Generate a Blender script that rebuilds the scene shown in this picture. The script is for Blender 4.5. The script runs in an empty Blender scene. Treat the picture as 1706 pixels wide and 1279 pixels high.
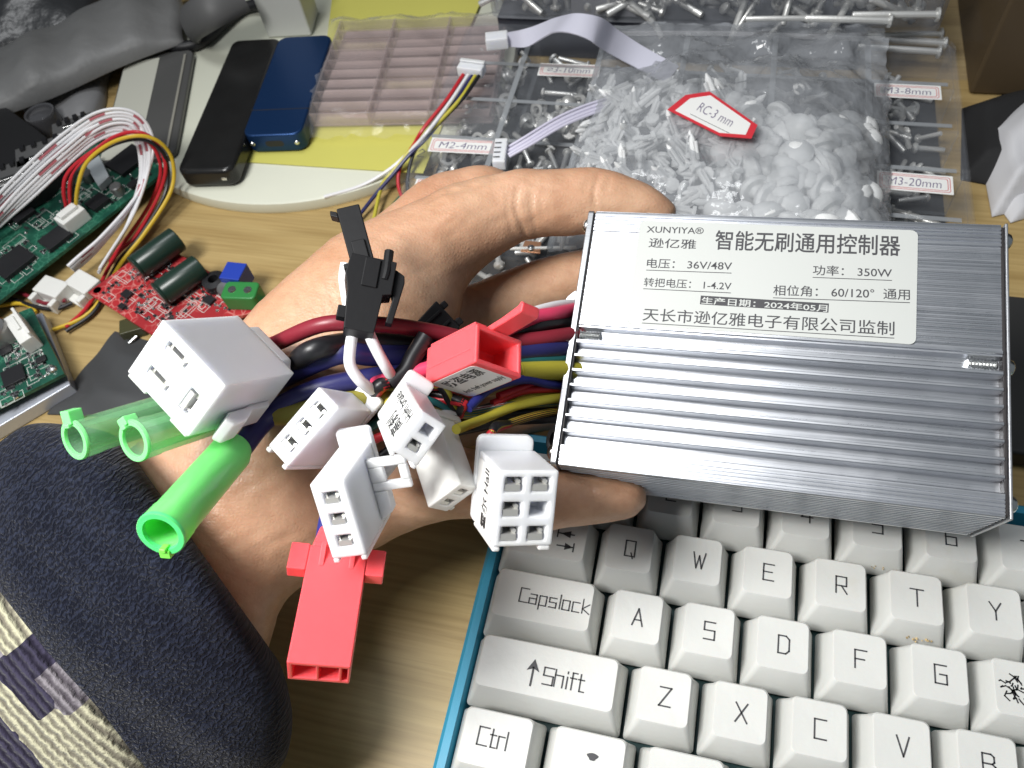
import bpy, bmesh, math, random
import numpy as np
from mathutils import Matrix, Vector

sc = bpy.context.scene
COL = sc.collection
S = 0.001            # everything below is written in millimetres
random.seed(7)
rng = np.random.default_rng(7)

# ------------------------------------------------------------------ camera, world, lamps, exposure
W0, H0, F = 1706.0, 1279.0, 1315.269
CAM = np.array([7.5426912, -83.14113871, 249.11183423])
RT = np.array([[0.97024071, 0.21868368, -0.10397314],
               [0.12899583, -0.83018455, -0.54235937],
               [-0.20492204, 0.51280704, -0.83368813]])     # right, down, view
cam_data = bpy.data.cameras.new('camera')
cam = bpy.data.objects.new('camera', cam_data); COL.objects.link(cam)
mw = Matrix.Identity(4)
for i in range(3):
    mw[i][0] = RT[0][i]; mw[i][1] = -RT[1][i]; mw[i][2] = -RT[2][i]; mw[i][3] = CAM[i] * S
cam.matrix_world = mw
cam_data.sensor_width = 36.0
cam_data.lens = 36.0 * F / W0
cam_data.clip_start = 0.005; cam_data.clip_end = 20.0
cam_data.dof.use_dof = True
cam_data.dof.focus_distance = 0.195
cam_data.dof.aperture_fstop = 34.0
sc.camera = cam

world = bpy.data.worlds.new('World'); sc.world = world; world.use_nodes = True
bg = world.node_tree.nodes['Background']
bg.inputs[0].default_value = (0.80, 0.90, 1.0, 1); bg.inputs[1].default_value = 0.19

def area(name, loc, target, size, power, col, spread=math.pi, size_y=None):
    l = bpy.data.lights.new(name, 'AREA'); l.energy = power; l.color = col; l.spread = spread
    l.shape = 'ELLIPSE' if size_y else 'DISK'; l.size = size * S
    if size_y: l.size_y = size_y * S
    o = bpy.data.objects.new(name, l); COL.objects.link(o)
    o.location = Vector(loc) * S
    o.rotation_euler = (Vector(target) - Vector(loc)).to_track_quat('-Z', 'Y').to_euler()
    return o
area('desk_lamp', (-225, -120, 460), (-25, 0, 50), 180, 1.5, (1.0, 0.99, 0.97), math.radians(105))
area('ceiling_lamp', (-365, 205, 1500), (-10, 50, 80), 480, 7.6, (0.97, 0.985, 1.0))

sc.view_settings.view_transform = 'Standard'
sc.view_settings.look = 'None'
sc.view_settings.exposure = -0.22
sc.view_settings.gamma = 1.0
sc.view_settings.use_curve_mapping = False
cy = sc.cycles
cy.use_denoising = True
cy.max_bounces = 10; cy.diffuse_bounces = 4; cy.glossy_bounces = 4; cy.transmission_bounces = 8
cy.transparent_max_bounces = 24
cy.caustics_reflective = False; cy.caustics_refractive = False
cy.sample_clamp_indirect = 6.0

# ------------------------------------------------------------------ helpers
def ray(px, py):
    d = np.array([(px - W0 / 2) / F, (py - H0 / 2) / F, 1.0])
    return RT.T @ d
def D(px, py, d):            # the point seen at (px, py), d mm deep
    return CAM + ray(px, py) * d
def U(px, py, z=0.0):        # the point seen at (px, py) on the level z
    r = ray(px, py); return CAM + r * ((z - CAM[2]) / r[2])
def to_px(P):
    c = (np.asarray(P, float) - CAM) @ RT.T
    return np.stack([W0 / 2 + F * c[..., 0] / c[..., 2], H0 / 2 + F * c[..., 1] / c[..., 2]], -1)

class MB:
    def __init__(s): s.v = []; s.f = []; s.uv = None
    def add(s, vs, fs, M=None, t=None):
        b = len(s.v)
        vs = np.asarray(vs, float).reshape(-1, 3)
        if M is not None: vs = vs @ np.asarray(M).T
        if t is not None: vs = vs + np.asarray(t)
        s.v.extend(vs.tolist()); s.f.extend([tuple(i + b for i in f) for f in fs]); return s
    def box(s, lo, hi, M=None, t=None):
        x0, y0, z0 = lo; x1, y1, z1 = hi
        return s.add([(x0,y0,z0),(x1,y0,z0),(x1,y1,z0),(x0,y1,z0),(x0,y0,z1),(x1,y0,z1),(x1,y1,z1),(x0,y1,z1)],
                     [(0,3,2,1),(4,5,6,7),(0,1,5,4),(1,2,6,5),(2,3,7,6),(3,0,4,7)], M, t)
    def prism(s, poly, z0, z1, M=None, t=None):
        poly = list(poly); a = sum(poly[i][0]*poly[(i+1)%len(poly)][1]-poly[(i+1)%len(poly)][0]*poly[i][1] for i in range(len(poly)))
        if a < 0: poly = poly[::-1]
        n = len(poly)
        vs = [(p[0],p[1],z0) for p in poly] + [(p[0],p[1],z1) for p in poly]
        fs = [tuple(range(n-1,-1,-1)), tuple(range(n,2*n))] + [(i,(i+1)%n,n+(i+1)%n,n+i) for i in range(n)]
        return s.add(vs, fs, M, t)
    def lathe(s, prof, n=20, M=None, t=None):   # profile of (r, z)
        vs = []; fs = []
        for r, z in prof:
            for k in range(n):
                a = 2*math.pi*k/n; vs.append((r*math.cos(a), r*math.sin(a), z))
        m = len(prof)
        for i in range(m-1):
            for k in range(n):
                fs.append((i*n+k, i*n+(k+1)%n, (i+1)*n+(k+1)%n, (i+1)*n+k))
        closed = prof[0] == prof[-1]
        if prof[0][0] > 1e-6 and not closed: fs.append(tuple(range(n-1,-1,-1)))
        if prof[-1][0] > 1e-6 and not closed: fs.append(tuple((m-1)*n+k for k in range(n)))
        return s.add(vs, fs, M, t)
    def tube(s, pts, r, n=10, smooth=6, flat=1.0, cap=True):
        P = spline(pts, smooth) if smooth else np.asarray(pts, float)
        T = np.gradient(P, axis=0); T /= np.linalg.norm(T, axis=1)[:, None] + 1e-12
        up = np.array([0, 0, 1.0]) if abs(T[0][2]) < .9 else np.array([1.0, 0, 0])
        N = up - T[0]*(up@T[0]); N /= np.linalg.norm(N)
        vs = []; fs = []
        rr = np.full(len(P), r) if np.isscalar(r) else np.interp(np.linspace(0,1,len(P)), np.linspace(0,1,len(r)), r)
        for i in range(len(P)):
            N = N - T[i]*(N@T[i]); N /= np.linalg.norm(N); B = np.cross(T[i], N)
            for k in range(n):
                a = 2*math.pi*k/n; vs.append(P[i] + rr[i]*(math.cos(a)*N + math.sin(a)*flat*B))
        m = len(P)
        for i in range(m-1):
            for k in range(n): fs.append((i*n+k, i*n+(k+1)%n, (i+1)*n+(k+1)%n, (i+1)*n+k))
        if cap: fs.append(tuple(range(n-1,-1,-1))); fs.append(tuple((m-1)*n+k for k in range(n)))
        return s.add(vs, fs)

def spline(pts, k=6):
    P = np.asarray(pts, float)
    if len(P) < 3: return np.array([P[0]+(P[-1]-P[0])*t for t in np.linspace(0,1,k+1)])
    E = np.vstack([2*P[0]-P[1], P, 2*P[-1]-P[-2]]); out = []
    for i in range(1, len(E)-2):
        p0,p1,p2,p3 = E[i-1:i+3]
        for t in np.linspace(0,1,k,endpoint=False):
            out.append(.5*(2*p1+(p2-p0)*t+(2*p0-5*p1+4*p2-p3)*t*t+(3*p1-p0-3*p2+p3)*t**3))
    out.append(P[-1]); return np.array(out)

def mesh_from(name, mb, sharp=35, merge=False):
    me = bpy.data.meshes.new(name)
    me.from_pydata([tuple(c*S for c in v) for v in mb.v], [], mb.f)
    bm = bmesh.new(); bm.from_mesh(me)
    if merge: bmesh.ops.remove_doubles(bm, verts=bm.verts, dist=1e-6)
    bmesh.ops.recalc_face_normals(bm, faces=bm.faces)
    bm.to_mesh(me); bm.free()
    if mb.uv is not None and not merge:
        ul = me.uv_layers.new(name='UVMap'); uv = mb.uv
        for l in me.loops: ul.data[l.index].uv = uv[l.vertex_index]
    me.polygons.foreach_set('use_smooth', [True]*len(me.polygons))
    if sharp: me.set_sharp_from_angle(angle=math.radians(sharp))
    return me

def ob(name, mb, mat, parent=None, world=False, bevel=0.0, seg=2, sharp=35, merge=False, label=None):
    me = mesh_from(name, mb, sharp, merge or bevel > 0)
    me.materials.append(mat)
    o = bpy.data.objects.new(name, me); COL.objects.link(o)
    if parent is not None:
        o.parent = parent
        if world: o.matrix_parent_inverse = parent.matrix_basis.inverted()
    if bevel > 0:
        m = o.modifiers.new('bevel', 'BEVEL'); m.width = bevel*S; m.segments = seg; m.limit_method = 'ANGLE'
        m.angle_limit = math.radians(40); m.harden_normals = True
    if label: o['label'] = label
    return o

def thing(name, label, cat, loc=(0,0,0), M=None, group=None):
    o = bpy.data.objects.new(name, None); COL.objects.link(o)
    o.empty_display_size = 0.005
    m4 = Matrix.Identity(4)
    for i in range(3):
        m4[i][3] = loc[i]*S
        if M is not None:
            for j in range(3): m4[i][j] = M[i][j]
    o.matrix_basis = m4
    return tag(o, label, cat, group)
def tag(o, label=None, cat=None, group=None, kind=None):
    if label: o['label'] = label
    if cat: o['category'] = cat
    if group: o['group'] = group
    if kind: o['kind'] = kind
    return o
def ortho(M):
    u, _, vt = np.linalg.svd(np.array(M)); return u @ vt
def frame(x, y):                 # right-handed rotation from an x axis and a rough y axis
    x = np.asarray(x, float); x = x/np.linalg.norm(x); z = np.cross(x, y); z /= np.linalg.norm(z)
    return np.stack([x, np.cross(z, x), z], 1)
def rotz(a): return np.array([[math.cos(a),-math.sin(a),0],[math.sin(a),math.cos(a),0],[0,0,1.0]])
def rand_rot():
    q = rng.normal(size=4); q /= np.linalg.norm(q); a,b,c,d = q
    return np.array([[1-2*(c*c+d*d),2*(b*c-a*d),2*(b*d+a*c)],[2*(b*c+a*d),1-2*(b*b+d*d),2*(c*d-a*b)],[2*(b*d-a*c),2*(c*d+a*b),1-2*(b*b+c*c)]])
def rrect(x0, y0, x1, y1, r, n=4):
    out = []
    for cx, cy_, a0 in ((x1-r,y1-r,0),(x0+r,y1-r,90),(x0+r,y0+r,180),(x1-r,y0+r,270)):
        for k in range(n+1):
            a = math.radians(a0+90*k/n); out.append((cx+r*math.cos(a), cy_+r*math.sin(a)))
    return out
def text_mesh(s, weight=0.0):
    c = bpy.data.curves.new('txt', 'FONT'); c.body = s; c.offset = weight; c.resolution_u = 3
    o = bpy.data.objects.new('txt', c); COL.objects.link(o)
    dg = bpy.context.evaluated_depsgraph_get(); ev = o.evaluated_get(dg); m = ev.to_mesh()
    v = np.array([tuple(p.co) for p in m.vertices]); f = [tuple(p.vertices) for p in m.polygons]
    ev.to_mesh_clear(); bpy.data.objects.remove(o); bpy.data.curves.remove(c)
    return v, f
def put_text(mb, s, p0, xdir, ydir, width, height, off=0.0, weight=0.0, nrm=None):
    """lay a line of text with its lower left corner at p0, width along xdir, height along ydir"""
    v, f = text_mesh(s, weight)
    lo, hi = v.min(0), v.max(0)
    x = np.asarray(xdir, float); x = x/np.linalg.norm(x); y = np.asarray(ydir, float); y = y/np.linalg.norm(y)
    n = np.cross(x, y) if nrm is None else np.asarray(nrm)
    q = np.asarray(p0)[None] + ((v[:,0]-lo[0])/(hi[0]-lo[0])*width)[:,None]*x + ((v[:,1]-lo[1])/(hi[1]-lo[1])*height)[:,None]*y + off*n
    mb.add(q, f)

# ------------------------------------------------------------------ materials
def mat(name, col, rough=0.5, metal=0.0, spec=0.5, sss=0.0, rad=(1,.5,.3), scale=0.002, coat=0.0, bump=0.0, bscale=200, bdist=.0004, var=0.0, vscale=30, trans=0.0, ior=1.45, alpha=1.0, aniso=0.0, sheen=0.0):
    m = bpy.data.materials.new(name); m.use_nodes = True
    nt = m.node_tree; b = nt.nodes['Principled BSDF']
    b.inputs['Base Color'].default_value = (*col, 1); b.inputs['Roughness'].default_value = rough
    b.inputs['Metallic'].default_value = metal; b.inputs['Specular IOR Level'].default_value = spec
    b.inputs['IOR'].default_value = ior
    if sss:
        b.inputs['Subsurface Weight'].default_value = sss; b.inputs['Subsurface Radius'].default_value = rad
        b.inputs['Subsurface Scale'].default_value = scale
    b.inputs['Coat Weight'].default_value = coat; b.inputs['Transmission Weight'].default_value = trans
    b.inputs['Anisotropic'].default_value = aniso
    b.inputs['Sheen Weight'].default_value = sheen
    tc = nt.nodes.new('ShaderNodeTexCoord')
    if bump:
        n = nt.nodes.new('ShaderNodeTexNoise'); n.inputs['Scale'].default_value = bscale; n.inputs['Detail'].default_value = 4
        nt.links.new(tc.outputs['Object'], n.inputs['Vector'])
        bp = nt.nodes.new('ShaderNodeBump'); bp.inputs['Strength'].default_value = bump; bp.inputs['Distance'].default_value = bdist
        nt.links.new(n.outputs['Fac'], bp.inputs['Height']); nt.links.new(bp.outputs['Normal'], b.inputs['Normal'])
    if var:
        n = nt.nodes.new('ShaderNodeTexNoise'); n.inputs['Scale'].default_value = vscale; n.inputs['Detail'].default_value = 5
        nt.links.new(tc.outputs['Object'], n.inputs['Vector'])
        mx = nt.nodes.new('ShaderNodeMix'); mx.data_type = 'RGBA'
        mx.inputs[6].default_value = (*[c*(1-var) for c in col], 1); mx.inputs[7].default_value = (*[min(1,c*(1+var)) for c in col], 1)
        nt.links.new(n.outputs['Fac'], mx.inputs[0]); nt.links.new(mx.outputs[2], b.inputs['Base Color'])
    return m
def clear_mat(name, body=0.16, add=.45, col=(.75,.78,.82), rough=0.12, bump=0.0, bscale=60, tint=(1,1,1)):
    m = bpy.data.materials.new(name); m.use_nodes = True; nt = m.node_tree
    b = nt.nodes['Principled BSDF']; b.inputs['Base Color'].default_value = (*col,1); b.inputs['Roughness'].default_value = rough
    b.inputs['Specular IOR Level'].default_value = 0.9
    out = nt.nodes['Material Output']
    tr = nt.nodes.new('ShaderNodeBsdfTransparent'); tr.inputs[0].default_value = (*tint,1)
    lw = nt.nodes.new('ShaderNodeLayerWeight'); lw.inputs['Blend'].default_value = 0.25
    mr = nt.nodes.new('ShaderNodeMapRange'); mr.inputs['To Min'].default_value = body; mr.inputs['To Max'].default_value = min(.95, body+add)
    nt.links.new(lw.outputs['Fresnel'], mr.inputs['Value'])
    mx = nt.nodes.new('ShaderNodeMixShader')
    nt.links.new(mr.outputs['Result'], mx.inputs[0]); nt.links.new(tr.outputs[0], mx.inputs[1]); nt.links.new(b.outputs[0], mx.inputs[2])
    nt.links.new(mx.outputs[0], out.inputs['Surface'])
    if bump:
        tc = nt.nodes.new('ShaderNodeTexCoord')
        n = nt.nodes.new('ShaderNodeTexNoise'); n.inputs['Scale'].default_value = bscale; n.inputs['Detail'].default_value = 3
        nt.links.new(tc.outputs['Object'], n.inputs['Vector'])
        bp = nt.nodes.new('ShaderNodeBump'); bp.inputs['Strength'].default_value = bump; bp.inputs['Distance'].default_value = 0.003
        nt.links.new(n.outputs['Fac'], bp.inputs['Height']); nt.links.new(bp.outputs['Normal'], b.inputs['Normal'])
    return m

def wood_mat():
    m = bpy.data.materials.new('pine'); m.use_nodes = True; nt = m.node_tree; b = nt.nodes['Principled BSDF']
    b.inputs['Roughness'].default_value = 0.42
    tc = nt.nodes.new('ShaderNodeTexCoord'); mp = nt.nodes.new('ShaderNodeMapping')
    mp.inputs['Scale'].default_value = (4, 42, 10); mp.inputs['Rotation'].default_value = (0, 0, math.radians(6))
    nt.links.new(tc.outputs['Object'], mp.inputs['Vector'])
    n = nt.nodes.new('ShaderNodeTexNoise'); n.inputs['Scale'].default_value = 1.6; n.inputs['Detail'].default_value = 7; n.inputs['Distortion'].default_value = .6
    nt.links.new(mp.outputs[0], n.inputs['Vector'])
    cr = nt.nodes.new('ShaderNodeValToRGB'); e = cr.color_ramp.elements
    e[0].position = .28; e[0].color = (.36,.245,.095,1); e[1].position = .72; e[1].color = (.50,.37,.165,1)
    nt.links.new(n.outputs['Fac'], cr.inputs[0])
    n2 = nt.nodes.new('ShaderNodeTexNoise'); n2.inputs['Scale'].default_value = 7; n2.inputs['Detail'].default_value = 4
    mp2 = nt.nodes.new('ShaderNodeMapping'); mp2.inputs['Scale'].default_value = (3, 90, 10); mp2.inputs['Rotation'].default_value = (0,0,math.radians(5))
    nt.links.new(tc.outputs['Object'], mp2.inputs['Vector']); nt.links.new(mp2.outputs[0], n2.inputs['Vector'])
    mx = nt.nodes.new('ShaderNodeMix'); mx.data_type = 'RGBA'; mx.blend_type = 'MULTIPLY'; mx.inputs[0].default_value = .45
    cr2 = nt.nodes.new('ShaderNodeValToRGB'); cr2.color_ramp.elements[0].position = .35; cr2.color_ramp.elements[0].color = (.6,.55,.45,1); cr2.color_ramp.elements[1].position = .6
    nt.links.new(n2.outputs['Fac'], cr2.inputs[0]); nt.links.new(cr.outputs[0], mx.inputs[6]); nt.links.new(cr2.outputs[0], mx.inputs[7])
    nt.links.new(mx.outputs[2], b.inputs['Base Color'])
    bp = nt.nodes.new('ShaderNodeBump'); bp.inputs['Strength'].default_value = .15; bp.inputs['Distance'].default_value = .0003
    nt.links.new(n2.outputs['Fac'], bp.inputs['Height']); nt.links.new(bp.outputs[0], b.inputs['Normal'])
    return m
def alu_mat(name, base=(.74,.755,.79), rough=.3):
    m = mat(name, base, rough, metal=1.0, aniso=.0); nt = m.node_tree; b = nt.nodes['Principled BSDF']
    tc = nt.nodes.new('ShaderNodeTexCoord'); mp = nt.nodes.new('ShaderNodeMapping'); mp.inputs['Scale'].default_value = (8, 2600, 2600)
    nt.links.new(tc.outputs['Object'], mp.inputs['Vector'])
    n = nt.nodes.new('ShaderNodeTexNoise'); n.inputs['Scale'].default_value = 1; n.inputs['Detail'].default_value = 3
    nt.links.new(mp.outputs[0], n.inputs['Vector'])
    bp = nt.nodes.new('ShaderNodeBump'); bp.inputs['Strength'].default_value = .22; bp.inputs['Distance'].default_value = .00006
    nt.links.new(n.outputs['Fac'], bp.inputs['Height']); nt.links.new(bp.outputs[0], b.inputs['Normal'])
    mr = nt.nodes.new('ShaderNodeMapRange'); mr.inputs['To Min'].default_value = rough-.08; mr.inputs['To Max'].default_value = rough+.14
    nt.links.new(n.outputs['Fac'], mr.inputs['Value'])
    # finger smudges and fine scratches
    sm = nt.nodes.new('ShaderNodeTexNoise'); sm.inputs['Scale'].default_value = 55; sm.inputs['Detail'].default_value = 8; sm.inputs['Roughness'].default_value = .7; nt.links.new(tc.outputs['Object'], sm.inputs['Vector'])
    r2 = nt.nodes.new('ShaderNodeMapRange'); r2.inputs['From Min'].default_value = .5; r2.inputs['From Max'].default_value = .72; r2.inputs['To Max'].default_value = .05; nt.links.new(sm.outputs['Fac'], r2.inputs['Value'])
    ad = nt.nodes.new('ShaderNodeMath'); ad.operation = 'ADD'; nt.links.new(mr.outputs[0], ad.inputs[0]); nt.links.new(r2.outputs[0], ad.inputs[1]); nt.links.new(ad.outputs[0], b.inputs['Roughness'])
    mp3 = nt.nodes.new('ShaderNodeMapping'); mp3.inputs['Scale'].default_value = (35, 1500, 1500); mp3.inputs['Rotation'].default_value = (0,0,.05); nt.links.new(tc.outputs['Object'], mp3.inputs['Vector'])
    sc3 = nt.nodes.new('ShaderNodeTexNoise'); sc3.inputs['Scale'].default_value = 1; sc3.inputs['Detail'].default_value = 2; nt.links.new(mp3.outputs[0], sc3.inputs['Vector'])
    cr = nt.nodes.new('ShaderNodeValToRGB'); e = cr.color_ramp.elements; e[0].position = .25; e[0].color = (*[c*.78 for c in base],1); e[1].position = .45; e[1].color = (*base,1)
    nt.links.new(sc3.outputs['Fac'], cr.inputs[0]); nt.links.new(cr.outputs[0], b.inputs['Base Color'])
    return m

M_WOOD = wood_mat()
M_ALU = alu_mat('brushed_aluminium', rough=.27); M_ALU2 = alu_mat('plate_aluminium', (.55,.56,.58), .38)
M_HARD = mat('small_hardware', (.72,.72,.70), .34, metal=.55, bump=.2, bscale=900)
M_STEEL = mat('zinc_steel', (.72,.73,.72), .25, metal=1, bump=.2, bscale=900)
M_TIN = mat('tinned_brass', (.80,.79,.74), .42, metal=.75, bump=.2, bscale=500)
M_NYLON = mat('white_nylon', (.74,.755,.79), .36, sss=.9, rad=(1,1,1.1), scale=.0032, bump=.08, bscale=350, var=.03)
M_NYLON2 = mat('off_white_nylon', (.74,.74,.71), .42, sss=.4, rad=(1,1,1), scale=.002, bump=.06, bscale=300, var=.05)
M_RED = mat('red_plastic', (.92,.105,.12), .36, sss=.4, rad=(1,.12,.12), scale=.0025, bump=.1, bscale=260, var=.04)
M_GREEN = mat('green_sleeve', (.19,.80,.20), .30, sss=.6, rad=(.5,1,.4), scale=.004, bump=.06, bscale=200)
M_BLACKP = mat('black_plastic', (.012,.012,.013), .5, spec=.3, bump=.1, bscale=400)
M_BLACKR = mat('black_rubber', (.012,.012,.014), .45, bump=.15, bscale=300)
M_PAPER = mat('paper', (.78,.78,.76), .6, bump=.05, bscale=400)
M_LABEL = mat('label_paper', (.50,.515,.495), .45, bump=.04, bscale=300, var=.02)
M_INK = mat('black_ink', (.02,.02,.022), .55)
M_GREYINK = mat('grey_ink', (.055,.055,.06), .6)
M_REDINK = mat('red_ink', (.55,.05,.06), .6)
M_BLUEINK = mat('pen_ink', (.10,.07,.17), .6)
WIRE = {}
def wire_mat(name, col, rough=.38):
    if name not in WIRE: WIRE[name] = mat('wire_'+name, col, rough, bump=.05, bscale=300)
    return WIRE[name]
for n, c in dict(red=(.50,.02,.03), pink=(.62,.05,.12), maroon=(.20,.018,.03), black=(.012,.012,.014), blue=(.025,.03,.20), navy=(.02,.02,.10), teal=(.02,.14,.15), yellow=(.50,.44,.05), amber=(.62,.42,.03), white=(.76,.76,.78), olive=(.25,.22,.04), orange=(.55,.12,.03)).items():
    wire_mat(n, c)

# ------------------------------------------------------------------ desk (the setting)
mb = MB(); mb.box((-700,-330,-30),(420,620,0)); tag(ob('desk_top', mb, M_WOOD, bevel=2), 'light pine desk top', None, kind='structure')
mb = MB(); mb.box((-1500,620.5,-800),(1300,640,900)); tag(ob('wall', mb, mat('dark_wall',(.05,.05,.05),.8,var=.2,vscale=4)), None, None, kind='structure')
mb = MB(); mb.box((-1500,-900,-820),(1300,619,-800)); tag(ob('floor', mb, mat('floor_grey',(.12,.11,.10),.6,var=.2,vscale=4)), None, None, kind='structure')
# ------------------------------------------------------------------ the motor controller
MBX = ortho([[0.9979, -0.0217, -0.0609], [0.0052, 0.9661, -0.2582], [0.0644, 0.2573, 0.9642]])
TBX = np.array([-20.8, 73.86, 90.52])
LB, HB, TB = 100.0, 72.3, 27.0
def boxuv(px, py, z=0.0):
    o = MBX.T @ (CAM - TBX); d = MBX.T @ ray(px, py); return (o + d*((z-o[2])/d[2]))
ctrl = thing('motor_controller', 'ribbed silver aluminium motor controller box with a white printed label, held in the hand', 'controller', TBX, MBX)
prof = []
def P(y, z): prof.append((y, z))
P(0, -TB); y = 0
for k in range(24): P(.0, -TB+.5+k*1.1); P(-.35, -TB+.75+k*1.1); P(-.35, -TB+1.1+k*1.1); P(0, -TB+1.35+k*1.1)
P(0, -.6); P(-.25, -.1); P(-1.0, 0)
for y0 in (-1.5, -2.6, -3.7, -4.8): P(y0, 0); P(y0-.12, -.45); P(y0-.38, -.45); P(y0-.5, 0)
P(-6.0, 0); P(-6.2, -.5)
yy = -7.0
while yy > -32.6:
    P(yy, -.5); P(yy-.15, -.58); P(yy-.35, -.58); P(yy-.5, -.5); yy -= 1.0
P(-33.0, -.5); P(-33.2, 0); P(-33.9, 0); P(-34.1, -.5); P(-34.5, -.5); P(-34.9, -2.6); P(-37.6, -2.8); P(-38.0, -.3); P(-38.3, 0); P(-39.0, 0)
fins = [-42.6, -46.7, -50.8, -54.9, -59.0, -63.1]
prev = -39.2
for fy in fins:
    P(prev, -.15); P(prev-.15, -2.9); P(prev-.5, -3.2); P(fy+.85, -3.2); P(fy+.55, -2.9); P(fy+.40, -.15); P(fy+.25, 0); P(fy-.25, 0); prev = fy-.4
P(prev, -.15); P(prev-.15, -2.9); P(prev-.5, -3.2); P(-66.2, -3.2); P(-66.6, -2.9); P(-66.8, -.2); P(-67.0, 0)
for y0 in (-68.2, -69.1, -70.0, -70.9, -71.6): P(y0, 0); P(y0-.1, -.4); P(y0-.3, -.4); P(y0-.4, 0)
P(-HB+.15, -.05); P(-HB, -.2)
for k in range(12): z = -1.2-k*2.1; P(-HB, z); P(-HB+.9, z-.35); P(-HB+.9, z-1.0); P(-HB, z-1.35)
P(-HB, -TB)
n = len(prof)
mb = MB(); vs = []; fs = []
XS = np.linspace(0, LB, 3)
for x in XS: vs += [(x, p[0], p[1]) for p in prof]
for i in range(len(XS)-1):
    for k in range(n): fs.append((i*n+k, i*n+(k+1) % n, (i+1)*n+(k+1) % n, (i+1)*n+k))
mb.add(vs, fs); ob('housing', mb, M_ALU, ctrl, sharp=25)
# rubber gasket and end plates
M_GASKET = mat('dark_gasket', (.03,.027,.028), .5)
mb = MB(); mb.box((LB+.02,-HB+.6,-TB+.6),(LB+.75,-.5,-.5)); ob('gasket', mb, M_GASKET, ctrl, bevel=.2)
mb = MB(); mb.box((LB+.77,-HB-.3,-TB-.3),(LB+1.5,.25,.2)); ob('end_plate', mb, M_ALU2, ctrl, bevel=.25)
mb = MB(); mb.box((-.45,-HB+.4,-TB+.4),(-.02,-.4,-.4)); ob('gasket', mb, M_GASKET, ctrl, bevel=.1)
mb = MB(); mb.prism(rrect(-HB-.3,-TB-.3,.25,.25,1.2), -2.1, -.47, M=[[0,0,1],[1,0,0],[0,1,0]]); ob('end_plate', mb, M_ALU2, ctrl, bevel=.25)
# cross-head screws and the two threaded ends seen in the channel
def screw_head(x, y, z, s):
    m = MB(); prof_ = [(0,1.75),(.9,1.65),(1.7,1.15),(2.0,.45),(2.0,0)]
    m.lathe(prof_[::-1], 18, M=[[0,0,s],[1,0,0],[0,1,0]], t=(x,y,z))
    ob('screw', m, M_STEEL, ctrl)
for y in (-3.2, -36.3, -68.6): screw_head(LB+1.5, y, -2.6, 1); screw_head(-2.1, y, -3.0, -1)
for x0, nt_ in ((.4, 8), (LB-7.0, 9)):
    m = MB(); pr_ = []
    for k in range(nt_): pr_ += [(1.25, k*.75), (.85, k*.75+.37)]
    m.lathe(pr_, 12, M=[[0,0,1],[1,0,0],[0,1,0]], t=(x0,-36.25,-1.9)); ob('screw_thread', m, M_STEEL, ctrl, sharp=20)
# mounting ears on the cable end
for yc, hw in ((-20, 7.5), (-60, 5.5)):
    m = MB(); pts = [(-.5,yc-hw),(-5,yc-hw)] + [(-5-hw*.8*math.sin(a), yc-hw*math.cos(a)) for a in np.linspace(.2,math.pi-.2,9)] + [(-5,yc+hw),(-.5,yc+hw)]
    hole = [(-6.5+1.9*math.cos(a), yc+2.6*math.sin(a)) for a in np.linspace(0,2*math.pi,16,endpoint=False)]
    m.prism(pts, -TB+1, -TB+2.4); ob('mounting_ear', m, M_ALU2, ctrl, bevel=.2)
    m = MB(); m.prism(hole, -TB+2.41, -TB+2.46); ob('ear_slot', m, M_GASKET, ctrl)
# label
def uv2(px, py): return boxuv(px, py, 0.0)
tl_, tr_, br_, bl_ = [uv2(*p)[:2] for p in ((1064,369),(1529,382),(1526,574),(1046,541))]
x0, x1 = (tl_[0]+bl_[0])/2, (tr_[0]+br_[0])/2; y1, y0 = (tl_[1]+tr_[1])/2, (bl_[1]+br_[1])/2
mb = MB(); mb.prism(rrect(x0,y0,x1,y1,1.6,6), .02, .12); lab = ob('label', mb, M_LABEL, ctrl)
letter = MB()
def line(s, pL, pR, pT, weight=0.007, under=False, dst=None, squeeze=1.0):
    """pL/pR: lower left and lower right of the line in the photograph, pT: a point at its top left"""
    a, b, c = boxuv(*pL, .13), boxuv(*pR, .13), boxuv(*pT, .13)
    xd = b-a; w = np.linalg.norm(xd); h = abs(c[1]-a[1])
    put_text(dst or letter, s, (a[0],a[1],.15), xd, (-xd[1],xd[0],0), w*squeeze, h, 0, weight, nrm=(0,0,1))
    if under:
        m = letter; L = xd/w; up = np.array([-L[1],L[0],0])
        q = [a-up*.75, b-up*.75, b-up*.55, a-up*.55]
        m.add([(p[0],p[1],.15) for p in q], [(0,1,2,3)])
line('XUNYIYA®', (1077,387), (1172,390), (1077,376), weight=.008)
line('逊亿雅', (1080,412), (1159,415), (1080,396))
line('智能无刷通用控制器', (1190,416), (1500,427), (1190,383), weight=.012)
line('电压： 36V/48V', (1077,446), (1219,451), (1077,430), under=True)
line('功率： 350W', (1354,458), (1486,463), (1354,441), under=True)
line('转把电压： 1-4.2V', (1072,477), (1218,484), (1072,462), under=True)
line('相位角： 60/120°  通用', (1288,492), (1516,500), (1288,474), under=True)
line('天长市逊亿雅电子有限公司监制', (1070,534), (1490,559), (1070,512), weight=.006, under=True)
ob('lettering', letter, M_GREYINK, lab)
a, b, c = boxuv(1166,507), boxuv(1380,521), boxuv(1166,493)
m = MB(); L = (b-a)/np.linalg.norm(b-a); up = np.array([-L[1],L[0],0])*abs(c[1]-a[1])*1.05
m.add([(p[0],p[1],.145) for p in (a,b,b+up,a+up)], [(0,1,2,3)]); ob('date_bar', m, M_GREYINK, lab)
m = MB(); line('生产日期：2024年05月', (1168,506), (1378,520), (1168,494), weight=.012, dst=m)
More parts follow.
